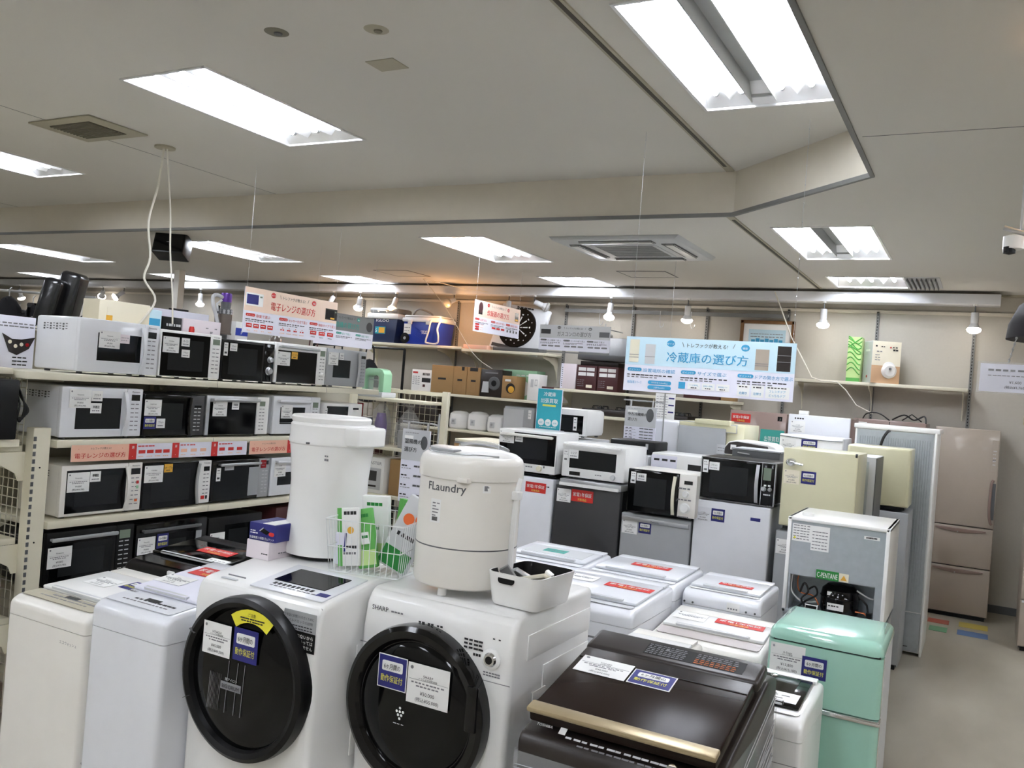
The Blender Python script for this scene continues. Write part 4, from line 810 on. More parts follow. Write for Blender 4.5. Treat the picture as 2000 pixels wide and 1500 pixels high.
# ================================================================ RACK WITH WIRE MESH (centre left)
t = thing('mesh_rack','cream wire-mesh display rack with a slotted end post, behind the tall white dryer','shelving',(-4.95,6.8,0))
b = MB(); b.box(.52,0,0,.58,.05,1.645,'ivory',.003); 
for k in range(44): b.box(.516,.01,.05+.036*k,.5205,.03,.07+.036*k,'dgrey')
b.build('end_post', t, smooth=False)
b = MB(); b.box(-1.2,0,0,-1.14,.05,1.645,'ivory',.003); b.build('end_post', t, smooth=False)
for z in (1.545,1.10,.66):
    b = MB(); b.box(-1.15,-.3,z-.03,.52,.02,z,'ivory',.004); b.build('shelf', t)
b = MB(); b.box(-1.15,.0,1.60,.52,.04,1.63,'ivory'); b.box(-.12,.01,.9,.0,.03,1.6,'ivory'); b.build('frame', t, smooth=False)
b = MB()
for k in range(28): b.cyl((-1.13+.061*k,.01,.1),(-1.13+.061*k,.01,1.6),.003,'mesh',seg=5)
for k in range(26): b.cyl((-1.14,.01,.1+.06*k),(.52,.01,.1+.06*k),.003,'mesh',seg=5)
b.build('mesh_panel', t)
def d_toast(b, w, h):
    b.text('OVEN TOASTER',0,h*.8,.04,'greyink',0,'c',w=w*.85); b.rect(-w*.42,h*.1,w*.42,h*.7,'ltgrey'); b.rect(-w*.22,h*.34,w*.3,h*.62,'dgrey2',-.001); b.rect(-w*.25,h*.17,w*.3,h*.22,'brownb',-.001)
carton('oven_toaster_box','white carton printed OVEN TOASTER on the mesh rack',-5.22,-4.82,.661,.33,6.52,.28,'white',deco=d_toast)
carton('navy_carton','navy blue carton with a round logo on the mesh rack',-5.55,-5.18,1.101,.24,6.55,.22,'coolnavy',deco=lambda b,w,h:(b.lathe([(0,.003),(.04,.002)],'ltgrey',(-.1,0,.14),16,'y'),b.lathe([(0,.005),(.03,.004)],'coolnavy',(-.1,0,.14),16,'y'),b.rect(.02,.1,.14,.14,'paper')))
carton('red_carton','red carton on the mesh rack above the navy carton',-5.5,-5.3,1.342,.13,6.6,.16,'redm')
carton('kraft_carton','tan carton seen through the mesh of the rack',-4.78,-4.5,.661,.33,6.55,.22,'kraft')
carton('dark_carton','dark carton low behind the mesh rack',-5.6,-5.25,.661,.3,6.55,.22,'dgrey2')
t = thing('bagged_pot','round metal pot wrapped in a clear plastic bag on the mesh rack','pot',(-4.66,6.63,1.101)); b = MB(); b.lathe([(0,0),(.09,.0),(.1,.12),(.09,.16),(0,.17)],'silver',(0,0,0),24); b.build('pot', t)
b = MB(); b.lathe([(.0,0),(.12,.01),(.13,.1),(.12,.22),(.05,.33),(.02,.36),(.05,.4)],'bag',(0,0,0),18); b.build('plastic_bag', t)
t = thing('bagged_pot','purple jar wrapped in a clear bag on the mesh rack','jar',(-4.98,6.63,1.101)); b = MB(); b.lathe([(0,0),(.05,.0),(.06,.2),(.04,.3),(0,.3)],'purple',(0,0,0),20); b.build('jar', t)
b = MB(); b.lathe([(.0,0),(.09,.01),(.1,.15),(.08,.32),(.02,.4)],'bag',(0,0,0),18); b.build('plastic_bag', t)
t = thing('kitchen_appliance','mint green arch-shaped kitchen appliance on a grey base','appliance',(-5.06,6.62,1.546))
b = MB(); b.box(-.15,-.1,0,.15,.12,.05,'ltgrey',.01); b.build('base', t)
b = MB(); b.prism([(-.13,.05),(-.13,.22),(-.11,.255),(-.07,.27),(.06,.27),(.1,.255),(.12,.22),(.12,.05),(.06,.05),(.06,.19),(.03,.205),(-.06,.205),(-.09,.19),(-.09,.05)],'y',-.05,.08,'mintpl',.008); b.build('arch', t)
b = MB(); b.box(-.085,-.02,.06,.065,.06,.2,'bag',.004); b.cyl((-.08,0,.16),(.06,0,.16),.005,'silver'); b.build('glass_tank', t)
# dark hanging bags beyond the rack
for x,y,z,w,m_,l in ((-6.65,7.5,1.55,.25,'maroon','dark red bag hanging beyond the last top-shelf microwave'),(-6.25,7.45,1.5,.25,'cloth','black bag hanging beyond the grey microwave'),(-5.85,7.5,1.45,.22,'cloth','black bag with a white tag next to the mint green appliance')):
    t = thing('hanging_bag', l, 'bag', (x,y,z)); b = MB(); b.lathe([(0,0),(w*.55,.02),(w*.6,.2),(w*.5,.38),(w*.2,.46),(0,.47)],m_,(0,0,0),20,sy=.6); b.build('bag_body', t)
    b = MB(); b.tube([(-.06,0,.44),(-.04,0,.6),(.04,0,.6),(.06,0,.44)],.008,m_); b.build('strap', t)
t = thing('bag_stand','tall black metal stand holding the dark bags beyond the rack','stand',(-6.2,7.85,0)); b = MB()
for x in (-.75,.55): b.cyl((x,0,0),(x,0,2.06),.015,'blk')
b.cyl((-.75,0,2.06),(.55,0,2.06),.012,'blk'); b.box(-.8,-.1,0,.6,.1,.03,'blk'); b.cyl((-.1,0,2.06),(-.1,-.4,2.06),.01,'blk'); b.build('frame', t)

# ================================================================ FRIDGES
FLAT = lambda x, y, z, a=-90, rz=0: Matrix.Translation((x,y,z)) @ Matrix.Rotation(R(rz),4,'Z') @ Matrix.Rotation(R(a),4,'X')
def fridge(label, x0, x1, Y, z0, h, d, m, side=None, splits=(), handle=None, cat='fridge', r=.008, door_d=.045, top=None, group='fridges', feet=True, rz=0, base=.04):
    t = thing('fridge', label, cat, ((x0+x1)/2, Y, z0), rz, group); w = x1-x0; sd = side or m
    b = MB(); b.box(-w/2+.002,door_d+.006,.015,w/2-.002,d,h-.004,sd,.006); b.build('cabinet', t)
    if top: b = MB(); b.box(-w/2,.0,h-.004,w/2,d,h+.014,top,.006); b.build('top_panel', t)
    zs = [base]+[s for s in splits]+[h]
    for k in range(len(zs)-1):
        b = MB(); b.box(-w/2,0,zs[k]+(.004 if k else 0),w/2,door_d,zs[k+1]-(.004 if k < len(zs)-2 else 0),m,r,3); b.build('door' if (k == len(zs)-2) else 'drawer', t)
    b = MB(); b.box(-w/2+.01,door_d-.004,.02,w/2-.01,door_d+.008,h-.01,'dgrey'); b.build('door_seal', t, smooth=False)
    b = MB(); b.box(-w/2+.02,.03,0,w/2-.02,d-.02,.03,'blk'); b.build('foot_base', t, smooth=False)
    return t
CK = dict(price='¥12,800', tax='(税込¥14,080)', kind='2ドア冷蔵庫')
def fc(t, x, z, w=.105, h=.09, y=-.001, **k): kk = dict(CK); kk.update(k); return stick(t,'card',x,z,w,h,y,**kk)
YF = 5.45
t = fridge('pale blue-white fridge in the back row, under the white toaster oven with a black door',-3.05,-2.585,YF,0,1.125,.48,'white2'); stick(t,'red',.02,1.02,.16,.07,-.001); b=MB(); b.dashes(.17,.21,1.065,.008,'ink',-.001,2); b.build('lettering',t)
t = fridge('black fridge with a red warranty sticker, in the back row',-2.565,-2.085,YF,0,1.10,.48,'dgrey2','blk'); fc(t,-.225,.985); stick(t,'red',-.115,1.0,.16,.08,-.001)
t = fridge('grey fridge with a silver top strip, in the back row',-2.07,-1.597,YF,0,.975,.48,'grey','dgrey'); fc(t,-.225,.84); stick(t,'warranty',-.11,.855,.085,.075,-.001)
b = MB(); b.box(-.23,-.012,.925,.225,.01,.955,'silver',.004); b.text(P,.0,.934,.014,'ink',-.0125,'c'); b.build('handle_strip', t)
t = fridge('white fridge with a blue warranty sticker, in the back row under the black microwave',-1.585,-1.11,YF,0,1.125,.48,'white2','ltgrey'); fc(t,-.23,.99,m='white2'); stick(t,'warranty',-.125,1.0,.085,.08,-.001); b = MB(); b.rect(.12,1.035,.18,1.055,'navy',-.001); b.build('badge', t)
t = fridge('dark grey fridge mostly hidden under the cream fridge, in the back row',-1.075,-.62,YF+.02,0,1.0,.48,'grey','dgrey'); fc(t,-.22,.86)
t = fridge('small cream fridge with a chrome handle, standing on the dark grey fridge',-1.06,-.635,YF,1.015,.49,.46,'cream','cream',base=.02,group='cream fridges')
fc(t,-.2,.275,.09,.085,m='pale',kind='1ドア冷蔵庫'); stick(t,'warranty',-.1,.285,.085,.075,-.001)
b = MB(); b.lathe([(.0,.022),(.018,.02),(.024,.012),(.026,0)],'chrome',(-.165,0,.405),20,'y',sx=1.2); b.tube([(-.165,-.03,.405),(-.13,-.032,.402),(-.09,-.03,.398)],.007,'chrome',8); b.build('handle', t)
b = MB(); b.box(.196,.0,.47,.208,.03,.492,'dgrey'); b.build('hinge', t)
# front-right back side fridge
t = thing('fridge','small fridge turned round to show its grey metal back, compressor and C-PENTANE label','fridge',(-.589,4.47,.742),0,'fridges'); w, h = .468, .472
b = MB(); b.box(-w/2,0,0,-w/2+.018,.5,h,'white',.003); b.box(w/2-.018,0,0,w/2,.5,h,'white',.003); b.box(-w/2,.0,h-.018,w/2,.5,h,'white',.005); b.box(-w/2+.018,.45,0,w/2-.018,.5,h-.018,'white'); b.box(-w/2,.0,0,w/2,.5,.015,'galv'); b.build('cabinet', t)
b = MB(); b.box(-w/2+.018,.006,.19,w/2-.018,.02,h-.018,'galv'); b.box(-w/2+.018,.22,.015,w/2-.018,.24,.19,'galv'); b.box(-w/2+.018,.02,.185,w/2-.018,.24,.19,'galv'); b.build('back_panel', t, smooth=False)
b = MB(); b.box(-w/2+.02,.008,.012,-w/2+.03,.1,.19,'galv'); b.box(w/2-.05,.008,.012,w/2-.018,.012,.19,'galv'); b.build('side_flange', t, smooth=False)
b = MB(); b.lathe([(0,0),(.085,.0),(.09,.02),(.09,.075),(.094,.08),(.09,.085),(.085,.115),(.06,.138),(0,.146)],'doorblk',(.02,.11,.02),32); b.build('compressor', t)
b = MB(); b.rect(-.045+.02,.045,.03+.02,.078,'paper',.018); b.dashes(-.02,.03,.062,.006,'ink',.017,4); b.rect(-.03,.112,.01,.13,'paper',.03); b.build('compressor_label', t, smooth=False)
b = MB()
for pts, r_, m_ in (([(-.2,.05,.19),(-.205,.05,.12),(-.19,.06,.08),(-.15,.08,.05),(-.08,.08,.06)],.004,'white'),([(-.17,.05,.19),(-.175,.05,.15),(-.16,.05,.1),(-.1,.06,.09),(-.07,.06,.05)],.0035,'copper'),
    ([(-.16,.05,.1),(-.14,.04,.15),(-.12,.04,.11),(-.15,.04,.07),(-.13,.05,.03)],.005,'cable'),([(-.12,.05,.12),(-.09,.04,.14),(-.08,.05,.1),(-.13,.06,.06),(-.17,.06,.02)],.005,'cable'),
    ([(.11,.05,.13),(.15,.05,.09),(.16,.05,.04)],.005,'cable'),([(.1,.06,.15),(.16,.07,.12),(.2,.07,.13),(.205,.06,.16)],.004,'white'),([(.1,.05,.05),(.14,.05,.05),(.17,.05,.02)],.004,'copper')): b.tube(pts,r_,m_,6)
b.box(.15,.04,.03,.175,.06,.055,'blk'); b.box(-.13,.03,.02,-.07,.06,.05,'blk',.004); b.build('pipes', t)
b = MB(); y = .005; b.rect(-.21,.355,-.12,.44,'paper',y); b.rect(-.12,.32,-.035,.44,'paper',y); 
for k in range(6): b.dashes(-.205,-.125,.365+.013*k,.004,'greyink',y-.001,5); b.dashes(-.115,-.04,.33+.016*k,.004,'greyink',y-.001,5)
b.prism([(-.205,.367),(-.19,.367),(-.1975,.38)],'y',y-.002,y-.001,'ywarn'); b.build('rating_label', t, smooth=False); b = MB(); b.rect(.12,.41,.19,.425,'paper',y); b.dashes(.13,.18,.414,.008,'ink',y-.001,8); b.build('serial_label', t, smooth=False)
b = MB(); b.rect(-.085,.188,.02,.232,'dgreen',y); b.text('C-PENTANE',-.0325,.196,.036,'paper',y-.001,'c',w=.094,bold=.01); b.rect(.022,.19,.065,.23,'pale',y); b.prism([(.028,.197),(.058,.197),(.043,.222)],'y',y-.002,y-.001,'orangep'); b.build('gas_label', t, smooth=False)
b = MB(); b.cyl((-.16,.12,h),(-.16,.12,h+.014),.028,'white',seg=20); b.build('top_cap', t)
t = fridge('plain grey fridge carrying the turned-round small fridge',-.822,-.36,4.5,0,.74,.46,'grey','grey')
# two-high stack to the right
t = fridge('dark grey fridge standing under the second cream fridge, right of the turned-round one',-.845,-.418,6.58,0,1.085,.46,'grey','grey')
t = fridge('glossy cream fridge standing on a dark grey fridge at the right, with no handle',-.845,-.43,6.58,1.10,.425,.40,'cream','cream',base=.02,group='cream fridges',r=.02)
t = thing('fridge','small grey fridge seen from behind with paper labels, between the two cream fridges','fridge',(-.735,6.03,0),0,'fridges')
b = MB(); b.box(-.19,0,0,.14,.42,1.47,'ltgrey',.004); b.build('cabinet', t); b = MB(); b.box(-.17,-.004,.2,.1,0,1.44,'galv'); b.build('back_panel', t, smooth=False); stick(t,'plain',.0,1.3,.08,.12,-.006,m='paper'); b = MB(); b.box(.02,-.006,.9,.1,.002,1.08,'blk'); b.build('vent_opening', t, smooth=False)
b = MB(); b.box(.14,.0,0,.144,.42,1.465,'dgrey'); b.build('side_panel', t, smooth=False)
# tall freezer back
t = thing('freezer','tall blue-grey freezer seen from its ribbed metal back, with a dark hose at the top','freezer',(-.585,7.1,0))
b = MB(); b.box(-.28,.01,.02,.275,.58,1.655,'white',.004); b.build('cabinet', t)
b = MB(); b.box(-.265,0,.32,.262,.012,1.63,'galv')
for k in range(30): b.cyl((-.24+.0165*k,-.001,.42),(-.24+.0165*k,-.001,1.58),.0028,'galv',seg=5)
b.build('back_panel', t, smooth=False)
b = MB(); b.box(-.265,-.006,.03,.262,.01,.31,'galv'); 
for k in range(9): b.box(.03,-.009,.13+.018*k,.15,-.004,.139+.018*k,'dgrey')
b.dashes(.0,.2,.06,.008,'dgrey',-.007,5); b.build('lower_panel', t, smooth=False)
b = MB(); b.box(-.29,-.004,1.635,.30,.59,1.67,'white',.006); b.box(.27,-.01,.0,.285,.59,1.64,'white',.004); b.build('top_frame', t)
b = MB(); b.tube([(-.04,-.02,1.63),(-.05,-.06,1.62),(-.08,-.08,1.55),(-.1,-.08,1.4)],.01,'cable',8); b.build('hose', t)
# beige three-section fridge at the wall
t = fridge('tall beige fridge with a long side grip and two curved drawer handles',-.39,.125,8.76,0,1.685,.5,'beige','brownf',splits=(.456,.817))
for z in (.817,.456):
    b = MB(); n = 13; b.prism([(-.2+.4*k/(n-1), z-.035-.022*math.sin(math.pi*k/(n-1))) for k in range(n)]+[(.2,z-.022),(-.2,z-.022)],'y',-.012,.001,'brownf',.002); b.build('handle', t)
    b = MB(); b.lathe([(0,.003),(.006,.0)],'silver',(-.02,-.012,z-.052),10,'y'); b.build('badge', t)
b = MB(); b.tube([(.23,-.012,1.25),(.215,-.014,1.2),(.212,-.014,.98),(.225,-.013,.88),(.24,-.012,.86)],.011,'brownf',8); b.rect(.215,.9,.25,1.22,'dgrey',-.001,.003); b.build('side_grip', t)
b = MB(); b.rect(.2,1.32,.245,1.6,'beige',-.001,.001); b.dashes(.21,.24,1.42,.01,'greyink',-.002,2)
for k in range(5): b.dashes(.212,.238,1.38+.03*k,.008,'ltgrey',-.002,2)
b.build('touch_panel', t, smooth=False)
t = fridge('beige fridge cut off by the right edge of the picture',.33,.85,7.9,0,1.3,.6,'beige','beige',splits=(.4,.75,.95))
for z in (.4,.75,.95): b = MB(); b.box(-.25,-.006,z-.02,.25,0,z-.004,'ltgrey'); b.build('handle', t)
# rear rows
t = fridge('tall brown fridge with two doors and black cables on top, behind the freezer',-1.07,-.46,8.62,0,1.70,.6,'brownf','brownf',splits=(.6,)); fc(t,-.29,1.56,.1,.11); stick(t,'red',-.3,1.4,.06,.08,-.001)
b = MB(); b.box(-.003,-.003,.6,.003,.002,1.69,'blk'); b.build('door_gap', t, smooth=False)
b = MB(); b.tube([(-.24,.1,1.7),(-.2,.05,1.75),(-.1,.03,1.76),(0,.0,1.70)],.006,'cable'); b.tube([(.02,.03,1.71),(.12,-.02,1.76),(.2,.03,1.72),(.28,.05,1.76),(.3,.0,1.7)],.007,'cable'); b.tube([(.1,.05,1.71),(.18,.02,1.77),(.26,.06,1.71)],.006,'cable'); b.build('power_cord', t)
t = fridge('white two-door fridge with a price card and red sticker, in front of the right shelf',-1.495,-.99,7.78,0,1.695,.55,'white2','brownf',splits=(1.2,)); fc(t,-.23,1.54,.12,.1); stick(t,'red',-.22,1.45,.17,.065,-.001)
b = MB(); b.box(-.18,.05,1.69,-.1,.1,1.73,'white',.006); b.build('hinge_cover', t); b = MB(); b.dashes(-.2,-.12,1.655,.012,'ink',-.001,4); b.build('lettering', t, smooth=False)
t = fridge('white fridge with a wavy door top and blue warranty sticker, behind the first cream fridge',-1.42,-.945,7.1,0,1.54,.5,'white','ltgrey'); stick(t,'warranty',-.07,1.43,.12,.08,-.001); fc(t,-.22,1.40,.11,.1)
b = MB(); b.tube([(-.237+.0395*k,-.004,1.525-.012*math.sin(math.pi*k/12*.8)) for k in range(13)],.003,'dgrey',5); b.build('door_edge', t)
t = fridge('brown fridge with a red warranty sticker and small black square badge, behind the bread maker',-2.02,-1.52,7.85,0,1.69,.55,'brownf','brownf'); stick(t,'red',-.235,1.585,.17,.075,-.001); b = MB(); b.rect(.17,1.62,.21,1.66,'blk',-.001); b.text('J',.19,1.632,.02,'paper',-.002,'c'); b.build('badge', t, smooth=False)
b = MB(); y=-.001; b.rect(.03,1.3,.235,1.54,'teal2',y); b.text('出張買取',.132,1.44,.05,'paper',y-.001,'c',w=.13); b.text('強化中',.132,1.385,.04,'paper',y-.001,'c',w=.08); b.rect(.07,1.31,.11,1.36,'peach',y-.001); b.rect(.15,1.32,.2,1.35,'peach',y-.001); b.build('teal_notice', t, smooth=False)
t = thing('fridge','old cream fridge with a blue-grey door front and yellowed sides, left of the brown fridge','fridge',(-1.83,6.58,0),0,'fridges')
b = MB(); b.box(-.25,.02,0,.25,.5,1.585,'cream',.008); b.build('cabinet', t); b = MB(); b.box(-.25,-.02,.5,.12,.02,1.55,'grey',.008); b.box(-.25,-.012,1.52,.2,.022,1.585,'cream',.006); b.build('door', t)
b = MB(); b.box(-.12,-.04,1.575,.15,.1,1.61,'cream',.006); b.build('top_trim', t); stick(t,'plain',.06,1.36,.09,.07,-.022,m='ltgrey')
t = fridge('plain white fridge with a bright reflection, just right of the grey stand sign',-2.50,-2.09,6.6,0,1.575,.5,'white2','ltgrey',r=.02)
# low fridges carrying the second row of small appliances
for x0,x1,h,l in ((-3.02,-2.60,1.385,'low white fridge hidden behind the toaster oven, carrying a white microwave'),(-2.58,-2.10,1.325,'low white fridge behind the white oven range, carrying the black small appliance'),(-2.085,-1.60,1.21,'low white fridge behind the grey fridge, carrying a white oven with a row of buttons'),(-1.585,-1.10,1.37,'low white fridge behind the black microwave, carrying the bread maker')):
    fridge(l,x0,x1,5.97,0,h,.5,'ltgrey','ltgrey')

# ---------------------------------------------------------------- small appliances on the fridges
t = thing('oven_stand','black flat stand under the white toaster oven','stand',(-2.81,5.5,1.128)); b = MB(); b.box(-.22,0,0,.22,.38,.014,'blk',.003); b.build('board', t)
t = mw('white toaster oven with a black glass door, leftmost on the back row of fridges',(-2.81,5.46,1.145),.46,.30,.36,'white',0,win=(.02,.23,.985,.94),winm='glass',door=(0,1),doorm='white',handle=('top',.88,.04,.95),hm='offw',vents=False,group='ovens on the back row of fridges',inner=True,cat='oven')
cd(t,-.225,.2,.12,.085,brand=T_); stick(t,'mini',-.095,.215,.06,.055,-.0155,t='オーブン')
b = MB(); 
for q in (.05,): b.lathe([(.022,0),(.018,.018),(0,.02)],'ivory',(q+.06,-.012,.045),20,'y')
b.rect(-.04,.035,-.01,.06,'dgrey',-.0125); b.dashes(.0,.06,.045,.008,'greyink',-.0125,3); b.rect(.14,.05,.15,.065,'dgrey',-.0125); b.rect(-.20,.03,-.12,.065,'dgrey',-.0125); b.build('control_panel', t)
t = thing('oven_tray','steel-grey flat tray unit between the black fridge and the white oven range','tray',(-2.30,5.42,1.103)); b = MB(); b.box(-.225,0,0,.225,.4,.045,'silver',.008); b.box(-.22,-.012,.0,.21,0,.02,'white'); b.build('tray_body', t)
t = mw('white oven range with a wide top handle, standing on the grey tray',(-2.30,5.46,1.15),.46,.245,.40,'white',0,win=(.12,.3,.86,.8),winm='oven',door=(0,1),handle=('top',.94,.02,.94),hm='white',vents=False,group='ovens on the back row of fridges',inner=False,cat='oven')
stick(t,'tall',-.22,.11,.035,.085,-.0155); stick(t,'mini',-.18,.14,.07,.06,-.0155,t='レンジ')
b = MB(); b.rect(-.17,.025,-.09,.05,'disp',-.0125); b.lathe([(.018,0),(.016,.016),(0,.018)],'ltgrey',(.15,-.012,.04),20,'y'); b.dashes(.02,.07,.04,.006,'greyink',-.0125,3); b.build('control_panel', t)
t = mw('white microwave with black door and two round dials, on the grey fridge',(-1.79,5.4,.99),.46,.285,.34,'offw',0,win=(.02,.04,.66,.95),winm='glass',door=(0,.745),doorm='doorblk',handle=('side',.69),hm='ivory',disp=(.82,.78,.94,.86),buttons=False,knobs=((.85,.56,.018),(.85,.25,.028)),vents=False,group='ovens on the back row of fridges')
stick(t,'tall',-.21,.19,.035,.075,-.0155); stick(t,'mini',-.17,.21,.065,.05,-.0155,t='単機能')
b = MB(); b.dashes(.11,.2,.19,.01,'greyink',-.0105,3); b.dashes(.11,.2,.12,.008,'greyink',-.0105,4); b.dashes(.12,.19,.012,.008,'greyink',-.0105,6); b.build('dial_marks', t, smooth=False)
t = mw('black microwave with a silver grip and green-grey display, on the white fridge',(-1.33,5.47,1.13),.465,.27,.36,'blk',0,win=(.03,.06,.74,.94),winm='glass',door=(0,.79),doorm='doorblk',handle=('side',.77),hm='silver',disp=(.84,.6,.94,.88),dm='lcd',panel='doorblk',buttons=False,knobs=((.855,.4,.012),(.935,.4,.01)),vents=False,group='ovens on the back row of fridges')
stick(t,'tall',-.22,.17,.035,.08,-.0155); stick(t,'mini',-.18,.19,.065,.05,-.0155,t='フラット')
b = MB()
for a in ((-.2325,0.0,.2325,.006),(-.2325,.262,.2325,.27),(-.2325,0,-.227,.27),(.227,0,.2325,.27),(.148,0,.152,.27)): b.rect(a[0],a[1]+.004,a[2],a[3],'silver',-.0125,.002)
b.rect(.165,.125,.18,.135,'white',-.0105); b.rect(.19,.125,.205,.135,'white',-.0105); b.dashes(.165,.21,.07,.008,'ltgrey',-.0105,4); b.build('trim', t, smooth=False)
t = mw('white microwave with a black window peeking up behind the toaster oven, beside the teal sign',(-2.81,6.02,1.40),.40,.21,.34,'white',0,win=(.1,.12,.92,.78),winm='glass',door=(0,1),doorm='white',vents=False,round_=.03,group='ovens on the back row of fridges'); stick(t,'tall',.09,.05,.03,.1,-.0155)
t = thing('small_appliance','small black appliance with a glossy side, behind the white oven range','appliance',(-2.30,6.1,1.33)); b = MB(); b.box(-.15,0,0,.2,.3,.085,'blk',.01); b.rect(.05,.02,.12,.07,'doorblk',-.002,.004); b.tube([(.2,.05,.02),(.23,.03,.03),(.22,.02,.01)],.006,'cable'); b.build('body', t); b = MB(); b.rect(.13,.03,.15,.07,'grey',-.001); b.build('label_plate', t)
t = thing('oven_range','white oven with small buttons and a dark slot, behind the dial microwave','oven',(-1.84,5.99,1.215)); b = MB(); b.box(-.24,0,0,.24,.34,.14,'white',.01); b.build('body', t)
b = MB(); b.rect(-.24,.02,-.05,.125,'lav',-.001); 
for k in range(3): b.rect(-.22+.06*k,.085,-.18+.06*k,.1,'ink',-.002)
b.rect(.03,.03,.14,.08,'disp',-.001); b.rect(.15,.02,.17,.1,'white',-.004,.01); b.build('control_panel', t, smooth=False)
t = thing('bread_maker','rounded black-fronted bread maker with a white top, behind the black microwave','bread maker',(-1.46,6.3,1.375),0)
b = MB(); b.prism([(-.19,0),(.19,0),(.19,.04),(.17,.085),(.12,.105),(-.1,.11),(-.16,.095),(-.19,.05)],'y',.02,.3,'white',.012,3); b.build('body', t)
b = MB(); b.prism([(-.185,.005),(.1,.005),(.14,.03),(.12,.085),(-.1,.1),(-.155,.088),(-.183,.05)],'y',0,.022,'brownb',.008,3); b.build('front', t); b = MB(); b.rect(-.14,.04,-.1,.075,'paper',-.001); b.build('sticker', t)
t = thing('microwave_oven','dark grey microwave with a white-edged top, just behind the black microwave','microwave',(-1.35,6.0,1.375),0,'ovens on the back row of fridges'); b = MB(); b.box(-.16,.0,0,.16,.28,.062,'dgrey',.006); b.box(-.165,-.005,.058,.165,.285,.07,'ltgrey',.004); b.build('body', t); b = MB(); b.tube([(-.12,-.01,.04),(-.04,-.01,.035)],.005,'silver'); b.build('handle', t)
# teal stand sign
t = thing('stand_sign','teal sign about fridge home buying, standing behind the toaster oven','sign',(-2.88,5.9,1.44))
b = MB(); b.box(-.105,-.004,0,.105,.004,.31,'lav',.002); b.rect(-.1,.004,.1,.306,'teal',-.004); b.build('board', t, smooth=False)
b = MB(); y = -.005; b.text('冷蔵庫',0,.255,.035,'paper',y,'c',w=.1,bold=.02); b.text('出張買取',0,.205,.038,'paper',y,'c',w=.14,bold=.02); b.rect(-.055,.176,.055,.19,'yel',y)
for k in (-1,0,1): b.lathe([(0,.001),(.026,0)],'paper',(.058*k,y,.055),20,'y'); b.text(('査定','宅配','店頭')[k+1],.058*k,.048,.014,'teal',y-.0012,'c')
b.dashes(-.07,.07,.018,.005,'paper',y,10); b.build('print', t, smooth=False)
b = MB(); b.box(-.1,.0,-.045,.1,.08,.0,'white2'); b.build('sign_foot', t, smooth=False)
# grey stand signs on bent wire frames
def wire_sign(label, x, y, z, w, h, title, band_h, rz=0, post=.3, wide=.33):
    t = thing('stand_sign', label, 'sign', (x,y,z), rz, 'grey guide signs on bent metal stands')
    b = MB(); b.box(-w/2,-.003,0,w/2,.003,h,'lav'); b.rect(-w/2,h-band_h,w/2,h,'ltgrey',-.003); b.build('board', t, smooth=False)
    b = MB(); yy = -.0045
    for k, s_ in enumerate(title): b.text(s_,-w*.4,h-band_h*(.45+.26*k),band_h*.17,'ink',yy,'l',bold=.01)
    b.dashes(-w*.4,w*.1,h-band_h*.12,h*.008,'greyink',yy,6); b.rect(-w*.42,h-band_h*.3,-w*.1,h-band_h*.2,'paper',yy); b.lathe([(0,.001),(w*.12,0)],'dgrey',(w*.3,yy,h-band_h*.4),16,'y',sy=1.7)
    for k in range(4):
        z_ = (h-band_h)*(.85-.23*k); b.dashes(-w*.45,-w*.2,z_,h*.018,'ink',yy,2); b.dashes(-w*.45,-w*.1,z_-h*.03,h*.008,'greyink',yy,4)
        for j in range(3): b.rect(w*(-.0+.15*j),z_,w*(.13+.15*j),z_+h*.025,'dgrey',yy)
    b.build('print', t, smooth=False)
    b = MB(); b.tube([(-w*.6,.02,h+.045),(w*.45,.02,h+.045),(w*.66,.02,h+.035),(w*.7,.02,h),(w*.7,.02,-post)],.006,'silver',8); b.box(w*.4,-.05,-post-.01,w*.95,.1,-post,'silver'); 
    for s_ in (-.35,.35): b.cyl((w*s_,.01,h-.01),(w*s_,.015,h+.05),.008,'silver',seg=8)
    b.build('wire_stand', t)
    return t
wire_sign('grey and white sign on a bent metal stand, right of the tall white dryer',-3.20,4.65,.95,.215,.47,['温風機の','選び方'],.2,post=.93)
wire_sign('grey and white sign on a bent metal stand, below the blue fridge sign',-2.38,6.52,1.40,.26,.265,['中古冷蔵庫の','選び方'],.16,post=1.38)
t = thing('paper_notice','white printed paper sheet hanging below the blue fridge sign','notice',(-2.45,7.3,1.56)); b = MB(); b.box(-.09,-.001,0,.09,.001,.225,'paper')
for k in range(9): b.dashes(-.08,.03,.02+.022*k,.004,'greyink',-.002,4)
for k in range(3): b.rect(.03,.06+.06*k,.08,.072+.06*k,'navy',-.001)
b.cyl((0,0,.225),(0,0,ZL-1.56),.0015,'silver',seg=4); b.build('sheet', t, smooth=False)
t = thing('display_counter','pale cream worktop cabinet beside the beige round washer, with a grey edge','cabinet',(-3.45,6.2,0)); b = MB(); b.box(-.4,0.02,0,.35,.5,1.24,'offw',.004); b.build('cabinet', t); b = MB(); b.box(-.43,0,1.24,.38,.52,1.275,'ivory',.004); b.box(-.43,-.002,1.238,.38,0,1.255,'grey'); b.build('worktop', t)
b = MB(); b.rect(-.3,1.14,-.05,1.18,'dgrey',.019); b.build('vent_strip', t, smooth=False)

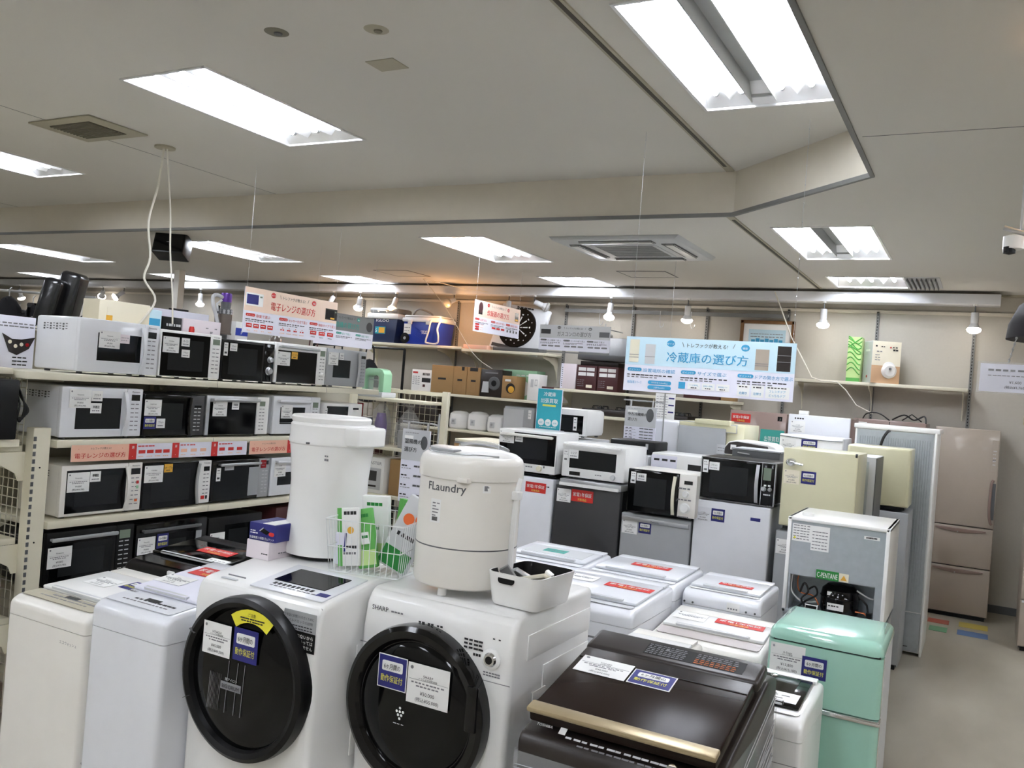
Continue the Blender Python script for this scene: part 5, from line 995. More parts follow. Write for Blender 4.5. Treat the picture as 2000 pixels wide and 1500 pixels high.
# ================================================================ WASHERS
def top_washer(label, x0, x1, Y, h, d, body='white', lid='white2', panel='ltgrey', rise=.05, seam=.07, pd=.1, panel_bits='none', group='top-loading washing machines', lidm2=None, cons=.09, lid_in=.02, rnd=.03):
    t = thing('washing_machine', label, 'washing machine', ((x0+x1)/2, Y, 0), 0, group); w = x1-x0
    b = MB(); b.box(-w/2,.0,.03,w/2,d,h-seam-.0022,body,.018,3,only=lambda q,a,c: q=='z'); b.build('body', t)
    a = math.atan2(rise, d-.02)
    # top frame: a wedge rising to the back
    b = MB(); b.prism([(0,h-seam),(d,h-seam),(d,h+rise-.012),(.035,h),(0,h-.022)],'x',-w/2,w/2,body,.018,3,ef=lambda c: c.z > h-seam+.003); b.build('top_frame', t)
    zt = lambda y: h-.012+ (rise)*(y-.03)/(d-.03) + .012*(1-(y-.03)/(d-.03))
    sl = math.degrees(math.atan2(rise-.012, d-.03))
    T = FLAT(0,.035,h+.001,-90+sl)
    b = MB(T); b.prism([(-w/2+.03,.0),(w/2-.03,0),(w/2-.02,.015),(w/2-.02,pd-.01),(-w/2+.02,pd-.01),(-w/2+.02,.015)],'y',-.002,0,panel)
    if panel_bits != 'none':
        b.dashes(-w*.3,w*.3,.03,.006,'greyink',-.0022,12); b.dashes(-w*.2,w*.36,.05,.01,'ink' if panel_bits=='ink' else 'greyink',-.0022,9); b.rect(-.03,.055,.04,.078,'disp',-.0022)
    b.build('control_panel', t, smooth=False)
    L = d-.035-pd-cons
    b = MB(T); b.box(-w/2+lid_in,-.014,pd,w/2-lid_in,0,pd+L,lid,.006,2)
    if lidm2: b.box(-w/2+lid_in+.04,-.0155,pd+.05,w/2-lid_in-.04,-.013,pd+L-.02,lidm2)
    b.box(-w/2+.08,-.022,pd-.004,w/2-.08,-.008,pd+.014,'ltgrey',.003); LD = b.build('lid', t)
    b = MB(T); b.box(-w/2+.02,-.012,pd+L+.006,w/2-.02,0,pd+L+cons-.012,body,.004); b.build('rear_console', t)
    b = MB(); b.box(-w/2+.03,.04,0,w/2-.03,d-.04,.03,'dgrey'); b.build('foot_base', t, smooth=False)
    return t, T, pd
def lc(t, T, k, x, z, w, h, y=-.0155, **kw): return stick(t,k,x,z,w,h,y,T=T,**kw)
A_, TA, pd = top_washer('white top-loading washer with a grey-beige control strip, at the left edge in front',-3.19,-2.735,2.02,.82,.50,'offw','white','beigetrim',rise=.03,panel_bits='grey',pd=.085)
lc(A_,TA,'card',-.13,.2,.13,.1,brand=P,kind='全自動洗濯機',price='¥16,800',tax='(税込¥18,480)'); lc(A_,TA,'warranty',.03,.24,.09,.09)
b = MB(); b.text('エコウォッシュ',.14,.7,.014,'greyink',-.0005,'c'); b.build('lettering', A_, smooth=False)
B_, TB, pd = top_washer('white top-loading washer with black display, next to the left drum washer',-2.725,-2.345,2.03,.885,.55,'white2','lav','white2',rise=.06,panel_bits='ink',pd=.12,seam=.09)
lc(B_,TB,'card',-.165,.2,.14,.09,brand='Haier',kind='全自動洗濯機',price='¥14,800',tax='(税込¥16,280)'); lc(B_,TB,'red',-.13,.33,.2,.09); b = MB(TB); b.text('Haier',-.14,.09,.022,'ink',-.003,'c',bold=.02); b.build('lettering', B_, smooth=False)
b = MB(); b.tube([(-.19,.006,.30),(-.12,.004,.26),(.0,.002,.24),(.19,.004,.2)],.003,'bag',5); b.box(-.19,.008,.03,.19,.011,.25,'film'); b.build('plastic_cover', B_)
t, T, pd = top_washer('glossy black top-loading washer behind the white washers, with a red sticker on its lid',-3.35,-2.86,2.64,.84,.46,'blk','doorblk','doorblk',rise=.06,group='top-loading washing machines'); lc(t,T,'red',-.05,.2,.2,.07); lc(t,T,'plain',.1,.1,.12,.06,m='paper')
stick(t,'plain',-.235,.66,.13,.10,.0,m='skyp'); b = MB(); b.box(.04,-.004,.815,.08,.01,.835,'white',.005); b.build('latch', t); b = MB(); b.tube([(-.2,-.0,.66),(-.19,-.02,.62),(-.17,-.02,.64),(-.16,-.02,.6)],.006,'white'); b.build('white_cord', t)
t, T, pd = top_washer('white washer with a grey lid handle strip, just right of the beige mini washer',-1.71,-1.215,3.42,.86,.53,'white2','white2','ltgrey',rise=.03,pd=.05); lc(t,T,'red',.0,.24,.22,.07); lc(t,T,'card',-.2,.25,.14,.1,brand=T_)
b = MB(); b.dashes(-.1,.1,.72,.008,'greyink',-.0005,4); b.prism([(-.13,.715),(-.11,.715),(-.12,.735)],'y',-.001,.0,'dgrey'); b.build('warning_mark', t, smooth=False)
t, T, pd = top_washer('white washer with one red sticker, directly behind the white washer with a lid handle strip',-1.69,-1.22,3.99,.87,.48,'white2','white2','white2',rise=.02,pd=.05); lc(t,T,'red',-.08,.2,.2,.07)
t, T, pd = top_washer('white washer with a pinkish-grey control strip, left of the mint fridge',-1.205,-.725,3.6,.745,.40,'offw','white','stripgrey',rise=.05,panel_bits='none',pd=.09,seam=.08); lc(t,T,'red',-.02,.2,.21,.06); lc(t,T,'card',-.2,.17,.14,.09,brand=P)
t, T, pd = top_washer('white washer with a dark lid window and small latch, behind the bin of remotes',-2.24,-1.76,4.12,.84,.42,'white2','white2','white2',rise=.03,pd=.06,lidm2='ltgrey'); lc(t,T,'plain',-.08,.16,.13,.07,m='teal2')
t, T, pd = top_washer('white washer turned with its screwed back to the front, left of the turned-round fridge',-1.205,-.835,4.05,.86,.40,'white2','white2','white',rise=.02,pd=.03); lc(t,T,'red',-.05,.1,.16,.05)
b = MB(); b.rect(.03,.79,.09,.83,'paper',-.001); b.dashes(.035,.085,.80,.006,'greyink',-.002,4); 
for x in (-.17,-.13,.12,.16): b.cyl((x,-.003,.80),(x,.01,.80),.005,'dgrey',seg=8)
b.build('back_labels', t, smooth=False)
t, T, pd = top_washer('white washer with a blue sticker, squeezed between right drum washer and brown one',-1.185,-.90,2.93,.80,.44,'offw','white','white',rise=.02,pd=.05); lc(t,T,'warranty',-.12,.06,.07,.06)
t, T, pd = top_washer('small white washer with a black glass lid, in front of the mint fridge',-.87,-.445,2.93,.75,.42,'white','doorblk','white',rise=.03,pd=.045,lid_in=.03,cons=.06,lidm2='glass'); lc(t,T,'plain',-.02,.06,.19,.09,m='paper')
b = MB(T); b.lathe([(.0,.01),(.012,.008),(.015,0)],'chrome',(.05,-.012,.3),10,'y'); b.build('knob', t)
b = MB(); 
for z in (.62,.5): b.cyl((.12,-.003,z),(.12,.003,z),.006,'dgrey',seg=10)
b.box(-.213,-.0006,.6,.213,.001,.602,'greyink'); b.build('screws', t, smooth=False)

# ---- drum washers
def drum(label, x0, x1, Y, h, d, dx, dz, r, side_style):
    t = thing('drum_washing_machine', label, 'washing machine', ((x0+x1)/2, Y, 0), 0, 'drum washing machines'); w = x1-x0
    b = MB()
    prof = [(.03,.03),(.0,.12),(0,h-.13),(.012,h-.05),(.035,h-.012),(.06,h),(d,h),(d,.03)] if side_style == 's' else [(.03,.03),(.0,.12),(0,h-.10),(.01,h-.045),(.03,h-.02),(.27,h+.015),(d,h+.015),(d,.03)]
    b.prism(prof,'x',-w/2,w/2,'white',.022,4); b.build('body', t)
    b = MB(); b.box(-w/2+.04,.03,0,w/2-.04,d-.05,.035,'dgrey'); b.build('foot_base', t, smooth=False)
    # door ring and bowl
    dt = MB(); dt.lathe([(r*(.85 if side_style=='h' else .8),.030),(r*(.87 if side_style=='h' else .84),.046),(r*.93,.054),(r*.985,.045),(r,.02),(r*.99,-.01)],'blk' if side_style=='h' else 'doorblk',(dx,0,dz),72,'y'); door = dt.build('door_ring', t)
    g = MB(); g.lathe([(0,.052),(r*.3,.0515),(r*.55,.048),(r*.72,.040),(r*(.85 if side_style=='h' else .79),.030),(r*(.86 if side_style=='h' else .81),.026)],'glass',(dx,0,dz),72,'y'); g.build('door_glass', door)
    return t, door, w
t, door, w = drum('white drum washer with a sloping top display and a yellow sticker on its door',-2.335,-1.785,2.135,1.035,.58,.004,.735,.266,'h')
cx = .004; gy = -.0535
stick(t,'card',cx-.165,.795,.125,.105,gy,brand='HITACHI',kind='ドラム式洗濯乾燥機',price='¥45,000',tax='(税込¥49,500)')
stick(t,'warranty',cx-.025,.80,.105,.105,gy-.002)
b = MB(); n = 9; pts = [(cx+.045+.16*math.cos(R(125-70*k/(n-1)))*1.0-.0, .80+.17*math.sin(R(125-70*k/(n-1)))) for k in range(n)]; inn = [(cx+.045+.115*math.cos(R(125-70*k/(n-1))), .80+.128*math.sin(R(125-70*k/(n-1)))) for k in range(n)]
b.prism(pts+inn[::-1],'y',gy-.001,gy,'ywarn'); b.text('ご注意',cx+.045,.948,.012,'ink',gy-.001,'c'); b.dashes(cx-.005,cx+.1,.938,.004,'ink',gy-.0012,10); b.dashes(cx+.0,cx+.095,.93,.004,'ink',gy-.0012,8); b.build('warning_sticker', t, smooth=False)
b = MB(); b.rect(cx-.07,.695,cx+.02,.72,'greyink',gy); b.text('BIG DRUM',cx-.025,.70,.018,'ink',gy-.001,'c',w=.075,bold=.02); b.text('風アイロン',cx-.025,.725,.011,'ltgrey',gy,'c')
for k in range(9): x = cx-.12+.006*k; b.prism([(x,.74-.012*k*.5),(x+.002,.74),(x-.004,.62+.004*k),(x-.006,.62)],'y',gy-.0008,gy,'greyink')
for x in (-.04,.0,.03): b.prism([(cx+x,.79),(cx+x+.0015,.79),(cx+x-.006,.62),(cx+x-.0075,.62)],'y',gy-.0008,gy,'greyink')
b.build('door_print', t, smooth=False)
b = MB()
for a in (152,205): b.box(-.262,-.0565,-.001,-.236,-.04,.001,'dgrey',T=Matrix.Translation((cx,0,.735)) @ Matrix.Rotation(R(180-a),4,'Y'))
b.build('ring_joints', door, smooth=False)
Ts = Matrix.Translation((0,.03,1.0155)) @ Matrix.Rotation(R(-90+8.3),4,'X')
b = MB(Ts); b.box(-.06,-.004,.005,.255,.002,.24,'white2',.003); b.build('control_panel', t)
b = MB(Ts); b.prism([(-.02,.08),(.20,.08),(.215,.2),(-.01,.2)],'y',-.007,-.004,'glass'); b.rect(.2,.035,.245,.06,'navy',-.0045)
for k in range(9): b.rect(.0+.02*k,.05,.012+.02*k,.066,'ink',-.0045); 
b.dashes(.0,.2,.035,.006,'greyink',-.0045,10); b.build('display', t, smooth=False)
b = MB(Ts); b.box(-.2,-.003,.045,-.12,.001,.048,'greyink'); b.box(-.2,-.003,.012,-.13,.001,.022,'ltgrey'); b.build('detergent_drawer', t, smooth=False)
b = MB(Matrix.Translation((.018,0,0))); b.prism([(.118,.985),(.25,.985),(.25,.925),(.145,.925),(.115,.965)],'y',-.003,-.0005,'grey'); b.prism([(.14,.923),(.25,.923),(.25,.862),(.175,.862)],'y',-.003,-.0005,'blk')
b.text('より安全にお使いいただくために',.178,.965,.0105,'ink',-.0032,'c',w=.13); b.text('チャイルドロックの説明',.178,.95,.0105,'ink',-.0032,'c',w=.12)
for k in range(2): b.dashes(.12,.24,.938-.009*k,.003,'ink',-.0035,10)
for k, s_ in enumerate(('あぶないから','なかにはいっては','いけません')): b.text(s_,.244,.904-.016*k,.014,'paper',-.0032,'r',bold=.01)
b.build('safety_label', t, smooth=False)
b = MB(); b.box(-.274,-.0006,.34,.274,.001,.342,'greyink'); b.build('seam', t, smooth=False)
def side_panels(t, w, z1, d):
    b = MB()
    for z in (.2,.34,.48,.62,.76): b.box(w/2-.001,d*.35,z,w/2+.004,d*.85,z+.09,'white',.006)
    b.build('side_ribs', t)
side_panels(t,.550,1,.58)

t, door, w = drum('white drum washer with a round dial, carrying the beige round mini washer',-1.768,-1.200,2.335,1.05,.60,-.033,.712,.262,'s')
cx = -.036
stick(t,'warranty',cx-.125,.765,.105,.10,gy,border=True)
stick(t,'card',cx-.012,.74,.155,.125,gy-.002,brand='SHARP',kind='ドラム式洗濯乾燥機',price='¥50,000',tax='(税込¥55,000)')
b = MB(); 
for x,z in ((0,0),(.012,0),(.024,0),(.006,-.011),(.018,-.011),(.012,-.022),(.012,.011)): b.lathe([(0,.001),(.0045,0)],'white',(cx-.045+x,gy,.70+z),8,'y')
b.dashes(cx-.055,cx-.01,.66,.002,'ltgrey',gy,3); b.build('door_logo', t, smooth=False)
b = MB(); b.box(cx+.205,-.062,.70,cx+.245,-.045,.84,'doorblk',.008); b.build('door_grip', door)
b = MB(); b.text('SHARP',-.245,.982,.022,'ink',.0,'l',w=.065,bold=.03); b.dashes(-.17,-.12,.984,.005,'greyink',0.002,4); 
yy = -.001
for k in range(4): b.rect(-.085+.035*k,.945,-.062+.035*k,.949,'ink',yy); b.rect(-.085+.035*k,.93,-.058+.035*k,.938,'greyink',yy); b.lathe([(0,.0006),(.0016,0)],'ink',(-.073+.035*k,yy,.958),8,'y')
for k in range(3): b.dashes(-.06+.035*k,-.035+.035*k,.972,.006,'ink',.001,2)
for k in range(3): b.dashes(.115,.185,.955-.012*k,.006,'ink',yy,4)
b.text('コース',.105,.912,.010,'ink',yy,'l'); b.dashes(.15,.18,.913,.008,'ink',yy,3); b.dashes(.19,.25,.87,.004,'greyink',yy,6); b.dashes(.19,.25,.862,.004,'greyink',yy,6)
b.rect(.215,.975,.222,.979,'ink',0); b.rect(.235,.975,.242,.979,'ink',0); b.build('control_marks', t, smooth=False)
b = MB(); b.lathe([(.032,0),(.032,.006),(.026,.010),(.022,.011)],'white',(.215,0,.915),28,'y'); b.lathe([(.022,.011),(.018,.018),(0,.019)],'chrome',(.215,0,.915),24,'y'); b.lathe([(.012,.0195),(0,.0197)],'blk',(.215,0,.915),16,'y'); b.build('dial', t)
b = MB(); b.box(-.284,-.0006,.868,-.19,.001,.870,'greyink'); b.box(.16,-.0006,.845,.284,.001,.847,'greyink'); b.build('seam', t, smooth=False)
# right side of this machine: embossed panels, grip recess, label
b = MB(); x = .285
b.box(x-.001,.10,.25,x+.004,.58,.62,'white',.004); b.box(x-.001,.22,.66,x+.004,.58,.86,'white',.004); b.box(x-.001,.10,.90,x+.003,.58,.98,'white',.003); b.build('side_ribs', t)
b = MB(); b.box(x+.003,.15,.70,x+.007,.24,.79,'white',.003); b.box(x+.0065,.16,.715,x+.0075,.23,.76,'greyink'); b.build('side_grip', t)
b = MB(); b.box(x+.004,.10,.46,x+.0055,.18,.62,'ltgrey'); b.T = Matrix.Rotation(R(90),4,'Z')
for k in range(9): b.dashes(.105,.175,.475+.016*k,.005,'greyink',-x-.0056,4)
b.build('side_label', t, smooth=False)

# ---- brown top loader in front
t = thing('washing_machine','dark brown top-loading washer with a champagne gold lid bar, wrapped in film, front right','washing machine',(-.80,2.17,0),0,'top-loading washing machines'); w = .56
b = MB(); b.prism([(.0,.05),(.68,.05),(.68,.90),(.55,.92),(.04,.80),(.015,.795),(0,.77)],'x',-w/2,w/2,'brownb',.014,3); b.build('body', t)
b = MB(); b.box(-w/2+.03,.04,0,w/2-.03,.64,.055,'blk'); b.build('foot_base', t, smooth=False)
sl = math.degrees(math.atan2(.876-.785,.38)); T = Matrix.Translation((0,.035,.838)) @ Matrix.Rotation(R(-90+12.5),4,'X')
b = MB(T); b.box(-.265,-.018,.0,.265,.02,.40,'brown',.006,2); b.box(-.26,-.0195,.33,.26,-.016,.333,'blk'); bl = b.build('lid', t)
b = MB(T); b.box(-.268,-.028,-.012,.268,-.012,.032,'gold',.005); b.build('lid_bar', bl)
b = MB(T); b.box(-.275,-.02,.404,.275,.02,.53,'brownb',.016,4); b.build('rear_console', t)
b = MB(T); b.box(-.09,-.0207,.43,.22,-.019,.50,'blk')
for k in range(6): b.dashes(-.085,.04,.435+.011*k,.004,'greyink',-.021,9); b.dashes(.07,.2,.435+.011*k,.004,'greyink' if k>2 else 'copper',-.021,8)
b.prism([(-.03,.47),(-.015,.47),(-.0225,.485)],'y',-.022,-.0208,'greyink'); b.build('warning_label', t, smooth=False)
stick(t,'card',-.245,.245,.165,.095,-.019,T=T,brand=T_,kind='全自動洗濯機',price='¥40,000',tax='(税込¥44,000)')
stick(t,'warranty',-.07,.25,.125,.075,-.019,T=T,border=True)
b = MB(Matrix.Translation((0,.008,.806)) @ Matrix.Rotation(R(-60),4,'X')); b.text(T_,-.235,.02,.012,'paper',-.002,'l')
b.rect(-.165,.012,-.145,.034,'white',-.001); b.dashes(-.14,.15,.004,.006,'ltgrey',-.001,12); b.dashes(-.1,.2,-.012,.005,'greyink',-.001,14); b.lathe([(.014,.002),(.013,.004),(.010,.005)],'chrome',(.16,0,.006),20,'y'); b.lathe([(.010,.004),(0,.004)],'dgrey',(.16,0,.006),20,'y'); b.build('control_panel', t, smooth=False)
b = MB()     # stretch film wound round the body: thin creased bands
rr = random.Random(3)
b.box(-w/2-.004,-.004,.06,w/2+.004,-.002,.745,'film'); b.box(w/2+.002,-.004,.06,w/2+.004,.684,.80,'film'); b.box(-w/2-.004,-.004,.06,-w/2-.002,.684,.745,'film')
b.build('stretch_film', t)
b = MB()
for k in range(34):
    z = .1+.62*rr.random(); a = rr.uniform(-.02,.03); b.tube([(-w/2,-.005,z),(0,-.006,z+a*.5+rr.uniform(-.006,.006)),(w/2,-.005,z+a)],.0012,'crease',4)
for k in range(26):
    z = .15+.5*rr.random(); b.tube([(w/2+.004,.0,z),(w/2+.006,.3,z+.12+rr.uniform(-.03,.05)),(w/2+.004,.66,z+.22)],.0016,'crease',4)
b.build('film_creases', t)

# ---- mint retro fridge
t = thing('retro_fridge','mint green retro fridge with rounded top and chrome trim, right foreground','fridge',(-.478,3.5,0)); w, h, d = .417, .905, .43
b = MB(); b.box(-w/2+.004,.07,.03,w/2-.004,d,h-.012,'ltgrey',.03,4,only=lambda q,a,c: (q in 'xy' and a[2] > .5)); b.build('cabinet', t)
b = MB(); b.box(-w/2,.0,h-.052,w/2,d-.002,h,'mint',.04,6,only=lambda q,a,c: q in 'xy' and a[2] > h-.02 and c[2] > h-.02 or q=='z' and a[1] < .1); b.build('top_shell', t)
b = MB(); b.box(-w/2,0,.625,w/2,.07,h-.058,'mint',.03,5,only=lambda q,a,c: (a[1] < .01 and c[1] < .01 and q == 'z')); b.build('freezer_door', t)
b = MB(); b.box(-w/2,0,.04,w/2,.07,.600,'mint',.03,5,only=lambda q,a,c: (a[1] < .01 and c[1] < .01 and q == 'z')); b.build('fridge_door', t)
b = MB(); b.box(-w/2+.02,.01,h-.06,w/2-.01,.08,h-.05,'blk'); b.build('door_seal', t, smooth=False)
b = MB(); b.box(-w/2-.002,-.008,.602,w/2+.003,.06,.622,'chrome',.006,3); b.build('trim_band', t)
b = MB(); b.tube([(-.17,.0,.70),(-.17,-.03,.70),(-.13,-.035,.695),(-.09,-.03,.69),(-.09,0,.69)],.012,'chrome',10); b.build('handle', t)
b = MB(); b.box(-w/2+.03,.05,0,w/2-.03,d-.04,.035,'blk'); b.build('foot_base', t, smooth=False)
stick(t,'card',-.195,.728,.13,.11,-.001,brand='A-Stage',kind='2ドア冷蔵庫',price='¥13,800',tax='(税込¥15,180)',m='paper')
stick(t,'warranty',-.075,.728,.09,.08,-.003)

# ================================================================ THINGS ON THE DRUM WASHERS
# tall white spin dryer
t = thing('spin_dryer','tall white tub-shaped spin dryer with a round lid, standing on the left drum washer','spin dryer',(-2.18,2.61,1.053)); t.scale = (.97,.97,.965)
b = MB(); b.lathe([(.140,0),(.158,.004),(.160,.02),(.156,.10),(.150,.2),(.149,.28),(.155,.36),(.163,.425)],'white',(0,0,.012),56,sx=1.0,sy=1.0); b.build('body', t)
b = MB(); b.lathe([(.163,.425),(.168,.43),(.169,.44),(.166,.45),(.165,.50),(.158,.508),(.148,.51)],'white',(0,0,.012),56); b.prism([(.05,-.13),(.185,-.075),(.19,.09),(.05,.14)],'z',.44,.515,'white',.01,3); b.build('rim', t)
b = MB(); b.lathe([(.148,.505),(.154,.515),(.156,.528),(.150,.535),(.11,.530),(.06,.534),(0,.535)],'white',(-.012,0,.012),56); b.build('lid', t)
b = MB(); b.lathe([(0,0),(.13,0),(.13,.014),(0,.014)],'blk',(0,0,0),32); b.build('foot_ring', t)
b = MB(); b.dashes(.085,.105,.40,.006,'greyink',-.142,2); b.dashes(.085,.105,.385,.008,'greyink',-.142,2); b.box(.02,-.178,.443,.03,-.168,.45,'dgrey'); b.build('marks', t, smooth=False)
# beige round mini washer
t = thing('mini_washing_machine','beige round mini washing machine lettered FLaundry, standing on the right drum washer','washing machine',(-1.515,2.545,1.053)); t.scale = (1,1,.95)
r = .172
b = MB(); b.lathe([(r*.9,.028),(r*.97,.035),(r,.05),(r*1.0,.165),(r*.995,.166),(r*.995,.169),(r,.170),(r*1.0,.40)],'offw',(0,0,0),64); b.build('body', t)
b = MB(); b.lathe([(r*.999,.1655),(r*1.002,.1665),(r*1.002,.169),(r*.999,.17)],'dgrey',(0,0,0),64); b.build('seam_ring', t)
b = MB(); b.lathe([(r*1.0,.40),(r*1.025,.402),(r*1.03,.415),(r*1.03,.435),(r*1.02,.455),(r*.985,.472),(r*.93,.48)],'offw',(0,0,0),64); b.build('top_rim', t)
b = MB(); b.lathe([(r*.93,.48),(r*.86,.488),(r*.6,.498),(r*.3,.503),(0,.505)],'white',(0,0,0),64); b.build('lid', t)
b = MB(); b.prism([(-.148,-.01),(-.135,-.06),(-.10,-.105),(-.05,-.135),(.01,-.142),(.02,-.11),(-.01,-.06),(-.05,-.01),(-.1,.02),(-.135,.025)],'z',.4875,.4995,'grey',.002)
b.build('lid_window', t); b = MB(); b.tube([(-.14,-.03,.49),(-.11,-.1,.488),(-.04,-.145,.486),(.05,-.14,.488),(.14,-.07,.487)],.004,'silver',6); b.build('lid_trim', t)
b = MB(); b.tube([(.1,.06,.5),(.03,.1,.51),(-.05,.1,.515),(-.1,.08,.50)],.008,'bag',6); b.build('lid_wrap', t)
for a in (25,150,270): b = MB(); b.cyl((.13*math.cos(R(a)),.13*math.sin(R(a)),0),(.13*math.cos(R(a)),.13*math.sin(R(a)),.034),.015,'white',seg=14); b.build('foot', t)
b = MB(); b.tube([(r+.006,.02,.41),(r+.008,.0,.36),(r+.006,-.01,.2),(r+.004,-.0,.08)],.010,'white',10); b.box(r-.004,-.02,.34,r+.02,.02,.37,'white',.004); b.build('drain_hose', t)
b = MB(); b.box(.05,-r-.004,.395,.09,-r+.03,.412,'offw',.004); b.build('latch', t)
def wrap_text(b, s, a0, z, size, rr, m, bold=0):
    vs, fs, xa, xb = text_mesh(s, bold); i0 = R(a0)
    b.geo([(rr*math.cos(i0+(v.x-xa)*size/rr), rr*math.sin(i0+(v.x-xa)*size/rr), z+v.y*size) for v in vs], fs, m)
b = MB(); wrap_text(b,'FLaundry',249,.36,.039,r+.001,'dgrey',.01); b.build('lettering', t, smooth=False)
def curved_card(t, a0, a1, z0, z1, rr, m='paper', bar=True, nm='barcode_tag'):
    b = MB(); n = 8; vs = []; fs = []
    for k in range(n+1):
        a = R(a0+(a1-a0)*k/n); vs += [(rr*math.cos(a),rr*math.sin(a),z0),(rr*math.cos(a),rr*math.sin(a),z1)]
    b.geo(vs,[(2*k,2*k+2,2*k+3,2*k+1) for k in range(n)],m)
    q = random.Random(int(a0))
    for k in range(5):
        z = z0+(z1-z0)*(.28+.13*k); a = R(a0+(a1-a0)*.2); e = R(a0+(a1-a0)*q.uniform(.55,.9)); rr2 = rr+.0006
        b.geo([(rr2*math.cos(a),rr2*math.sin(a),z),(rr2*math.cos(e),rr2*math.sin(e),z),(rr2*math.cos(e),rr2*math.sin(e),z+.004),(rr2*math.cos(a),rr2*math.sin(a),z+.004)],[(0,1,2,3)],'greyink')
    if bar:
        for k in range(10): a = R(a0+(a1-a0)*(.22+.055*k)); e = a+R(.5); z = z0+.006; b.geo([(rr2*math.cos(a),rr2*math.sin(a),z),(rr2*math.cos(e),rr2*math.sin(e),z),(rr2*math.cos(e),rr2*math.sin(e),z+.014),(rr2*math.cos(a),rr2*math.sin(a),z+.014)],[(0,1,2,3)],'ink')
    b.build(nm, t, smooth=False)
curved_card(t,255,269,.25,.33,r+.001); curved_card(t,314,323,.365,.39,r+.0015,'paper',False,'small_card')
# wire basket with packets
t = thing('wire_basket','white wire basket full of green packets between the two drum washers','basket',(-1.885,2.57,1.056),14)
L2, W2, Hb = .15, .128, .185
def ring(z, s): return [(-W2*s,-L2*s,z),(W2*s,-L2*s,z),(W2*s,L2*s,z),(-W2*s,L2*s,z)]
b = MB()
b.tube(ring(Hb,1.12),.0035,'wire',6,closed=True); b.tube(ring(.09,1.06),.0022,'wire',6,closed=True); b.tube(ring(.003,1.0),.0025,'wire',6,closed=True)
for k in range(13):
    f = -1+2*k/12
    for s_ in (-1,1): b.tube([(f*W2*1.12,s_*L2*1.12,Hb),(f*W2,s_*L2,.003)],.0014,'wire',4)
    b.tube([(f*W2,-L2,.003),(f*W2,L2,.003)],.0014,'wire',4)
for k in range(17):
    f = -1+2*k/16
    for s_ in (-1,1): b.tube([(s_*W2*1.12,f*L2*1.12,Hb),(s_*W2,f*L2,.003)],.0014,'wire',4)
b.build('wire_frame', t)
def packet(label, x, y, z, w, h, th, rx, ry, rz, m, deco):
    p = thing('packet', label, 'packet', (-1.885+x, 2.57+y, 1.056+z), rz, 'packets in the wire basket')
    T = Matrix.Rotation(R(ry),4,'Y') @ Matrix.Rotation(R(rx),4,'X')
    b = MB(T); b.box(-w/2,-th/2,0,w/2,th/2,h,m,min(th*.3,.006),2); b.build('pouch', p); b = MB(T); deco(b,w,h,-th/2); b.build('print', p, smooth=False)
def pk1(b,w,h,y): b.rect(-w/2,0,-w*.3,h,'green',y); b.pill(-w*.05,h*.55,w*.25,h*.55+w*.3,'orangep',y); b.dashes(-w*.25,w*.4,h*.3,.01,'ink',y,5); b.dashes(-w*.25,w*.35,h*.2,.008,'greyink',y,5); b.dashes(-w*.2,w*.4,h*.88,.012,'ink',y,4)
def pk2(b,w,h,y): b.rect(-w*.45,h*.05,w*.45,h*.3,'lgreen',y); b.dashes(-w*.3,w*.3,h*.85,.012,'dgreen',y,4); b.rect(-w*.2,h*.4,w*.2,h*.6,'paper',y); b.dashes(-w*.15,w*.15,h*.5,.01,'dgreen',y-.001,3)
def pk3(b,w,h,y): b.pill(-w*.35,h*.62,-w*.0,h*.62+w*.35,'orange',y); b.pill(.0,h*.68,w*.35,h*.68+w*.35,'orange',y); b.dashes(-w*.3,w*.3,h*.45,.014,'ink',y,4); b.rect(-w*.45,h*.03,w*.45,h*.28,'dgreen',y)
packet('white packet with green edge and orange dot at the front of the wire basket',-.055,-.10,.012,.085,.205,.02,-4,-8,12,'paper',pk1)
packet('green packet leaning to the right in the wire basket',.01,-.075,.012,.075,.21,.02,-6,-14,14,'green',pk2)
packet('white packet standing at the back of the wire basket',-.03,.02,.012,.11,.245,.025,2,-4,8,'paper',pk2)
packet('pale green packet at the back right of the wire basket',.05,.06,.012,.08,.24,.02,2,6,6,'green',pk1)
packet('narrow dark green tube box at the left of the wire basket',-.105,-.03,.012,.03,.19,.03,0,0,10,'dgreen',lambda b,w,h,y: b.dashes(-w*.3,w*.3,h*.6,.04,'paper',y,1))
packet('tall lilac-white carton at the left front of the wire basket',-.10,-.10,.012,.045,.115,.03,0,0,12,'lav',lambda b,w,h,y: b.rect(w*.35,0,w*.5,h,'navy',y))
packet('large clear-fronted bag with orange dots and a grey hose, leaning right out of the basket',.06,-.02,.012,.12,.27,.03,-4,24,14,'ltgrey',pk3)
t = thing('hose_packet','clear bag with a coiled grey hose showing, at the right of the wire basket','packet',(-1.815,2.60,1.15),14,'packets in the wire basket')
b = MB(); T = Matrix.Rotation(R(30),4,'Y'); b.T = T; b.box(-.05,-.01,0,.06,.015,.17,'bag',.006); b.build('pouch', t)
b = MB(T); b.tube([(-.03,-.015,.03),(-.03,-.02,.1),(.0,-.02,.13),(.04,-.02,.1),(.04,-.018,.03)],.014,'ltgrey',10); b.build('hose', t)
